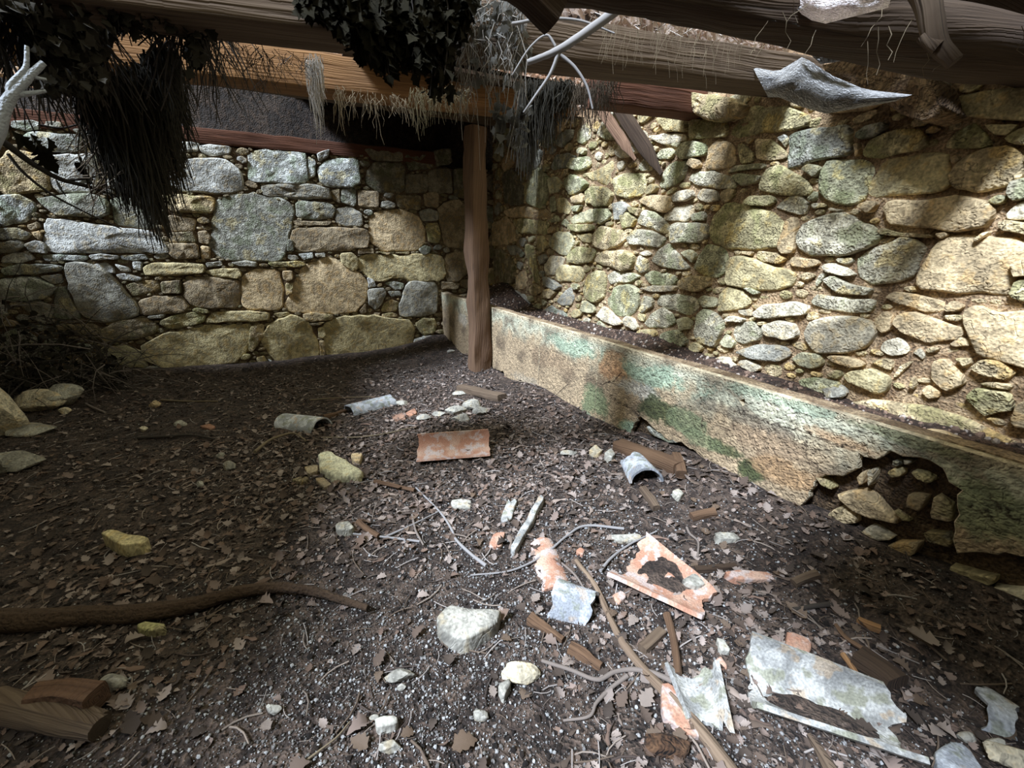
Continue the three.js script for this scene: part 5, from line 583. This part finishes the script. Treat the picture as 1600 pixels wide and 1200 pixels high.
log('fallen_branch', 'long grey branch running from the bluish tile to the bottom edge', 'branch', std({ color: rgb(0.52, 0.48, 0.45), map: TX.wood, bumpMap: TX.woodB, bumpScale: 0.006 }), [0.010, 0.021], { lift: 1.2 }, 900, 876, 930, 915, 948, 955, 972, 1003, 1000, 1040, 1040, 1082, 1080, 1124, 1108, 1158, 1150, 1215);
log('stick', 'thin bent stick crossing under the long grey branch', 'stick', M.twig, [0.005, 0.007], {}, 846, 1032, 890, 1046, 935, 1062, 960, 1050, 990, 1046, 1022, 1052, 1050, 1064); log('stick', 'thin stick curving down from the long grey branch to the left', 'stick', M.twig, [0.006, 0.003], {}, 980, 1056, 955, 1075, 932, 1098, 922, 1118, 880, 1126);
log('stick', 'short thick upright-looking brown stick beside the orange tile', 'stick', M.woodBrown, [0.012, 0.010], { lift: 1 }, 1042, 960, 1049, 985, 1056, 1020, 1060, 1055); log('wood_chunk', 'squared grey wood chunk beside the short thick brown stick', 'wood', M.woodGrey, 0.018, { square: 7 }, 1003, 1016, 1018, 1003, 1034, 988);
log('wood_chunk', 'rotten brown wood piece left of the long branch', 'wood', M.woodBrown, [0.022, 0.010], { square: 4, amp: 0.5 }, 828, 968, 850, 980, 880, 1000); log('wood_chunk', 'second rotten brown wood piece beside the long branch', 'wood', M.woodBrown, [0.022, 0.012], { square: 4, amp: 0.5 }, 890, 1012, 915, 1026, 940, 1042);
log('plank', 'rotting brown plank lying along the foot of the trough', 'plank', M.woodBrown, 0.04, { square: 6, ell: 1.4, amp: 0.25 }, 966, 696, 1010, 710, 1062, 732); log('wood_chunk', 'short brown plank end leaning at the foot of the trough', 'wood', M.woodBrown, 0.03, { square: 6, lift: 1.2 }, 1056, 712, 1062, 730, 1064, 742);
log('wood_stake', 'grey wooden stake lying under the open end of the arched tile', 'wood', M.woodGrey, 0.022, { square: 5 }, 1004, 764, 1016, 780, 1026, 795); log('wood_strip', 'black charred wood strip above the pink and grey tile strip', 'wood', M.woodDark, [0.016, 0.012], { square: 4 }, 1086, 891, 1115, 888, 1150, 884);
log('wood_chunk', 'weathered grey wood chip right of the pink and grey strip', 'wood', M.woodGrey, 0.018, { square: 4 }, 1240, 912, 1260, 903, 1278, 898); log('wood_chunk', 'light brown wood chip lying in the shade before the trough', 'wood', M.woodTan, 0.014, { square: 5 }, 1341, 970, 1356, 977, 1376, 984); log('stick', 'split greyish stick lying in the shade below the light wood chip', 'stick', M.woodBrown, [0.006, 0.008], {}, 1306, 976, 1320, 995, 1345, 1012, 1374, 1030);
log('stick', 'short stick with a pale edge above the largest tile', 'stick', M.woodTan, [0.008, 0.006], {}, 1317, 1022, 1330, 1040, 1346, 1066); log('plank', 'dark broken plank lying above the right half of the largest tile', 'plank', M.woodDark, 0.028, { square: 6, ell: 1.6 }, 1340, 1025, 1370, 1045, 1402, 1070); log('stick', 'dark stick lying beside the weathered grey wood chip', 'stick', M.twigDark, [0.006, 0.008], {}, 1240, 952, 1265, 948, 1300, 944);
flat('wood_chunk', 'rotted tan wood block in front of the broken white-rimmed tile', 'wood', std({ color: rgb(0.36, 0.25, 0.19), map: TX.mortar, bumpMap: TX.stoneBb, bumpScale: 0.02 }), 0.035, 2, 1003, 1148, 1040, 1146, 1084, 1160, 1074, 1175, 1016, 1169); log('stick', 'split stick under the far end of the largest tile', 'stick', M.woodGrey, [0.006, 0.016], {}, 1264, 1148, 1280, 1172, 1302, 1210);
log('wood_chunk', 'reddish broken wood block lying on the dark log', 'wood', std({ color: rgb(0.30, 0.21, 0.17), map: TX.wood, bumpMap: TX.stoneBb, bumpScale: 0.01 }), 0.035, { square: 5, lift: 1.6 }, 52, 1090, 100, 1084, 151, 1092); log('wood_log', 'dark rotten log with a rounded end under the wood block', 'wood', M.woodGrey, [0.05, 0.032], { lift: 0.6 }, -10, 1100, 60, 1116, 110, 1128, 156, 1138); log('wood_log', 'slimmer dark log beside the rotten rounded one', 'wood', M.woodGrey, [0.03, 0.018], { lift: 1.0 }, 60, 1098, 120, 1110, 164, 1122);
log('wood_chunk', 'brown wood strip between the whitish and bluish grey tiles', 'wood', M.woodBrown, 0.025, { square: 4 }, 506, 652, 525, 648, 540, 643); log('plank', 'greyish brown broken board behind the white plaster heap', 'plank', M.woodGrey, 0.04, { square: 6, ell: 1.6 }, 720, 606, 745, 612, 785, 622);
log('stick', 'brown stick lying on leaves above the cracked white plaster plate', 'stick', M.woodBrown, [0.012, 0.01], {}, 585, 752, 620, 760, 648, 766); log('stick', 'thin forked grey stick running below the cracked plaster plate', 'stick', M.twigGrey, [0.004, 0.007], {}, 650, 762, 690, 803, 706, 828, 712, 842, 735, 865, 760, 884);
log('stick', 'straight grey twig lying before the grey squared stone block', 'stick', M.twigGrey, [0.004, 0.005], {}, 552, 834, 600, 839, 656, 846); log('stick', 'grey twig slanting up over the straight one', 'stick', M.twigGrey, [0.005, 0.003], {}, 604, 838, 640, 822, 686, 799); log('stick', 'short dark twig crossing beside the slanting grey twig', 'stick', M.twig, [0.005, 0.004], {}, 644, 804, 650, 830, 662, 852);
log('stick', 'short thick wood stick beside the grey squared stone block', 'stick', M.woodBrown, [0.014, 0.011], {}, 560, 815, 575, 828, 592, 838); log('stick', 'long thin twig reaching from leaves to the pinkish tile', 'stick', M.twigGrey, [0.003, 0.006], {}, 735, 899, 800, 891, 850, 867, 885, 838, 912, 822, 975, 826); log('stick', 'pale twig leaning over the dirt toward the plaster splinter', 'stick', M.twigGrey, [0.006, 0.003], {}, 938, 892, 955, 872, 985, 850, 1026, 830);
log('stick', 'curved dark twig running beside the bluish tile', 'stick', M.twig, [0.004, 0.004], {}, 868, 872, 898, 898, 918, 930, 930, 960); log('stick', 'arched light twig standing on the shaded leaf litter', 'stick', M.straw, [0.010, 0.005], { lift: 2 }, 398, 706, 425, 686, 455, 677, 478, 688); log('stick', 'long light twig lying behind the pink tile', 'stick', M.straw, [0.006, 0.004], {}, 505, 684, 560, 683, 600, 678, 644, 668); log('stick', 'straight light twig lying behind the whitish tile', 'stick', M.straw, [0.006, 0.004], {}, 484, 625, 520, 622, 580, 620);
log('stick', 'yellowish twig lying on the dark floor before the brambles', 'stick', M.straw, [0.010, 0.007], {}, 252, 625, 290, 627, 340, 627); log('stick', 'dark twig in the shade below the yellowish twig', 'stick', M.twigDark, [0.010, 0.006], {}, 215, 684, 260, 682, 300, 680, 335, 686); log('stick', 'dark twig curling beside the flat whitish plaster chip', 'stick', M.twig, [0.005, 0.004], {}, 1073, 824, 1078, 834, 1090, 845, 1090, 870); log('wood_chunk', 'brown bark piece curled up near the flat whitish plaster chip', 'wood', M.woodBrown, 0.022, { square: 3 }, 1080, 808, 1100, 803, 1118, 800);
log('stick', 'thin straw lying on the bare earth left of the white oval stone', 'stick', M.straw, [0.0025, 0.0018], {}, 462, 1200, 500, 1172, 528, 1150, 546, 1128);

// dry leaves that show one by one
{ const R = rng(601), g = 'dry oak leaves on the floor', mats = [M.dryLeaf, M.dryPale, leafMat(0.34, 0.23, 0.15)];
  const put = (px, py, len, label, grp) => { const p = F(px, py), o = mesh('dry_leaf', LEAF.oak[Math.floor(R() * 4)], mats[Math.floor(R() * 3)]); o.position.copy(p); o.position.y += 0.012 + 0.008 * R(); o.rotation.order = 'YXZ'; o.rotation.set(-1.57 + (R() - 0.5) * 0.7, R() * 6.28, (R() - 0.5) * 0.5); o.scale.setScalar(len ?? 0.045 + 0.035 * R()); tag(o, label, 'leaf', grp); };
  put(1258, 972, 0.08, 'largest brown oak leaf, above the red and white tile chunk'); put(1464, 1012, 0.09, 'pale oak leaf in the shade right of the light wood chip'); put(708, 1176, 0.075, 'long-lobed brown oak leaf near the bottom edge by the white stones'); put(1003, 1108, 0.06, 'dark crumpled leaf left of the broken white-rimmed tile'); put(735, 706, 0.09, 'brown curled leaf lying inside the pink tile');
  // one leaf by each thing that can be told apart by its own look
  const heads = new Map(), cats = ['stone', 'roof tile', 'wood', 'stick', 'plank', 'plaster', 'branch', 'wood'];
  for (const o of [...scene.children]) { const u = o.userData; if (!u.label || !cats.includes(u.category) || o.position.y > 0.75) continue; const h = u.label.split(/ (?:lying|standing|beside|near|with|below|under|above|running|crossing|leaning|touching|cut|among|from|in|on|of|behind|before|next|slanting|reaching|curving|left|right|half|at|just|and a|full|cutting|curled|hanging|stuck) /)[0]; heads.set(h, heads.has(h) ? null : o); }
  for (const [h, o] of heads) { if (!o || h.split(' ').length < 3 || h.split(' ').length > 8) continue; o.updateMatrixWorld(true); const bs = new THREE.Box3().setFromObject(o), c = bs.getCenter(V3()), s = bs.getSize(V3()), an = R() * 6.28, p = V3(c.x + Math.cos(an) * (s.x / 2 + 0.035), 0, c.z + Math.sin(an) * (s.z / 2 + 0.035)); p.y = floorY(p.x, p.z); if (p.x > troughX(p.z) - 0.06) continue; const q = p.clone().project(camera); if (Math.abs(q.x) > 0.96 || Math.abs(q.y) > 0.96) continue; const m = mesh('dry_leaf', LEAF.oak[Math.floor(R() * 4)], mats[Math.floor(R() * 3)]); m.position.copy(p); m.position.y += 0.014; m.rotation.order = 'YXZ'; m.rotation.set(-1.57 + (R() - 0.5) * 0.7, R() * 6.28, (R() - 0.5) * 0.5); m.scale.setScalar(0.034 + 0.026 * R()); tag(m, `dry oak leaf lying right next to the ${h}`, 'leaf', g); }
}

// what nobody could count: crumbs of lime, litter of leaf bits, needles and twiglets
function scatter(name, label, cat, n, seed, geos, mat, colors, place, size, flatness) {
  const R = rng(seed), per = Math.ceil(n / geos.length), root = kind(group(name), 'stuff', label, cat), q = new THREE.Quaternion(), m4 = new THREE.Matrix4(), c = new THREE.Color();
  geos.forEach((g, gi) => { const im = new THREE.InstancedMesh(g, mat, per); im.name = `${name}_${String(gi + 1).padStart(3, '0')}`; for (let i = 0; i < per; i++) { const p = place(R), s = size(R); q.setFromEuler(flatness ? new THREE.Euler(-1.57 + (R() - 0.5) * flatness, 0, 0) : new THREE.Euler(R() * 6.28, R() * 6.28, R() * 6.28)); q.premultiply(new THREE.Quaternion().setFromAxisAngle(V3(0, 1, 0), R() * 6.28)); im.setMatrixAt(i, m4.compose(p, q, V3(s, s, s))); const k = colors[Math.floor(R() * colors.length)], b = 0.7 + 0.5 * R(); im.setColorAt(i, c.setRGB(k[0] * b, k[1] * b, k[2] * b)); } root.add(im); });
  return root;
}
const onFloor = (R, wt, lift = 0.004) => { for (let k = 0; k < 60; k++) { const z = lerp(-7.0, 0.6, R()), x = lerp(-4.0, troughX(z) - 0.03, R()), near = clamp(1.4 / (0.35 + Math.hypot(x, z)), 0.2, 1.4); if (R() < wt(x, z) * near) return V3(x, floorY(x, z) + lift, z); } return V3(0.4, floorY(0.4, -1.6) + lift, -1.6); };
const crumb = [1, 2, 3].map((s) => { const g = new THREE.IcosahedronGeometry(1, 0), p = g.attributes.position, R = rng(s); const w = new Map(); for (let i = 0; i < p.count; i++) { const k = `${p.getX(i).toFixed(2)},${p.getY(i).toFixed(2)},${p.getZ(i).toFixed(2)}`; if (!w.has(k)) w.set(k, 0.6 + 0.6 * R()); const f = w.get(k); p.setXYZ(i, p.getX(i) * f, p.getY(i) * f * 0.75, p.getZ(i) * f); } g.computeVertexNormals(); return g; });
const white = (x, z) => clamp(0.03 + 0.9 * Math.exp(-((x + 0.05) ** 2) / 0.7 - ((z + 1.15) ** 2) / 0.5) + 0.55 * Math.exp(-((x - 1.1) ** 2) / 0.5 - ((z + 1.6) ** 2) / 1.6) + 0.5 * Math.exp(-((x - 1.1) ** 2) / 0.8 - ((z + 6.0) ** 2) / 0.8) + 0.3 * noise3(x * 2, 3, z * 2) * Math.exp(-((x - 0.6) ** 2) / 1.5), 0, 1);
scatter('lime_crumbs', 'countless white lime crumbs strewn over the lit bare earth', 'gravel', 42000, 611, crumb, std({}), [[0.36, 0.36, 0.35], [0.24, 0.23, 0.22], [0.42, 0.41, 0.39], [0.15, 0.14, 0.13], [0.19, 0.18, 0.16]], (R) => onFloor(R, white), (R) => 0.0011 + 0.006 * Math.pow(R(), 6) + 0.0014 * R(), 0);
scatter('earth_crumbs', 'dark clods and crumbs of earth over the whole floor', 'earth', 16000, 612, crumb, M.earth, [[1.0, 0.95, 0.9], [0.7, 0.65, 0.6], [1.4, 1.35, 1.3]], (R) => onFloor(R, () => 0.8), (R) => 0.003 + 0.011 * Math.pow(R(), 4), 0);
const litterW = (x, z) => clamp(0.30 + 0.8 * Math.exp(-((x - 0.6) ** 2) / 1.6 - ((z + 3.0) ** 2) / 1.8) + 0.3 * noise3(x * 1.4, 8, z * 1.4) - 0.75 * Math.exp(-((x + 0.1) ** 2) / 0.6 - ((z + 1.0) ** 2) / 0.4), 0.03, 1);
scatter('leaf_litter', 'thick litter of broken dry brown leaves over the floor', 'leaves', 23000, 613, LEAF.oak, std({ side: THREE.DoubleSide }), [[0.14, 0.092, 0.066], [0.21, 0.155, 0.125], [0.09, 0.062, 0.045], [0.28, 0.225, 0.19], [0.06, 0.043, 0.032]], (R) => onFloor(R, litterW, 0.006), (R) => 0.018 + 0.05 * R() * R(), 1.5);
const needle = loft([V3(0, -0.5, 0), V3(0.04, 0, 0.02), V3(0, 0.5, 0)], 0.02, { sides: 4, steps: 3, caps: false }), needle2 = loft([V3(0, -0.5, 0), V3(-0.10, -0.1, 0.02), V3(0.03, 0.5, 0.03)], 0.025, { sides: 4, steps: 3, caps: false });
scatter('twiglets', 'loose dark twiglets and needles scattered through the litter', 'twigs', 7000, 614, [needle, needle2], std({}), [[0.14, 0.10, 0.07], [0.25, 0.20, 0.16], [0.07, 0.05, 0.04], [0.33, 0.29, 0.26]], (R) => onFloor(R, (x, z) => 0.35 + litterW(x, z), 0.008), (R) => 0.03 + 0.13 * R() * R(), 0.35);
const bark = [1, 2, 3].map((k) => loft([V3(0, -0.5, 0), V3(0.05 * k, 0, 0.02), V3(0, 0.5, 0)], (t) => 0.10 + 0.05 * Math.sin(t * 9 + k), { sides: 6, amp: 0.5, seed: k, ell: 0.35, steps: 5 }));
scatter('bark_bits', 'splinters of bark and rotten wood mixed into the leaf litter', 'bark', 1500, 618, bark, std({}), [[0.17, 0.11, 0.08], [0.10, 0.07, 0.05], [0.26, 0.20, 0.16]], (R) => onFloor(R, (x, z) => litterW(x, z) ** 1.5, 0.006), (R) => 0.03 + 0.10 * R() * R(), 0.25);
scatter('trough_litter', 'bits of straw, bark and lime on the earth inside the trough', 'litter', 5000, 615, [crumb[0], needle], std({}), [[0.26, 0.17, 0.12], [0.16, 0.10, 0.07], [0.45, 0.38, 0.32], [0.10, 0.07, 0.05]], (R) => { const z = lerp(-7.0, 0.2, R() ** 0.8), x = lerp(troughX(z) + 0.12, 2.8, R()); return V3(x, TROUGH.soil(x, z) + 0.004, z); }, (R) => 0.006 + 0.02 * R() * R(), 0.5);
{ const R = rng(616), far = () => { for (;;) { const x = lerp(-6, 7, R()), z = lerp(-12.5, -7.8, R()); return V3(x, bankY(x, z) + 0.02, z); } }; scatter('hillside_leaves', 'bright dry fallen leaves covering the slope behind the ruin', 'leaves', 14000, 617, LEAF.oak, std({ side: THREE.DoubleSide }), [[0.55, 0.40, 0.30], [0.65, 0.52, 0.44], [0.40, 0.28, 0.20], [0.72, 0.64, 0.58]], far, () => 0.10 + 0.12 * R(), 1.2); }

scene.traverse((o) => { if (o.isMesh) { o.castShadow = true; o.receiveShadow = true; } });
renderer.render(scene, camera);
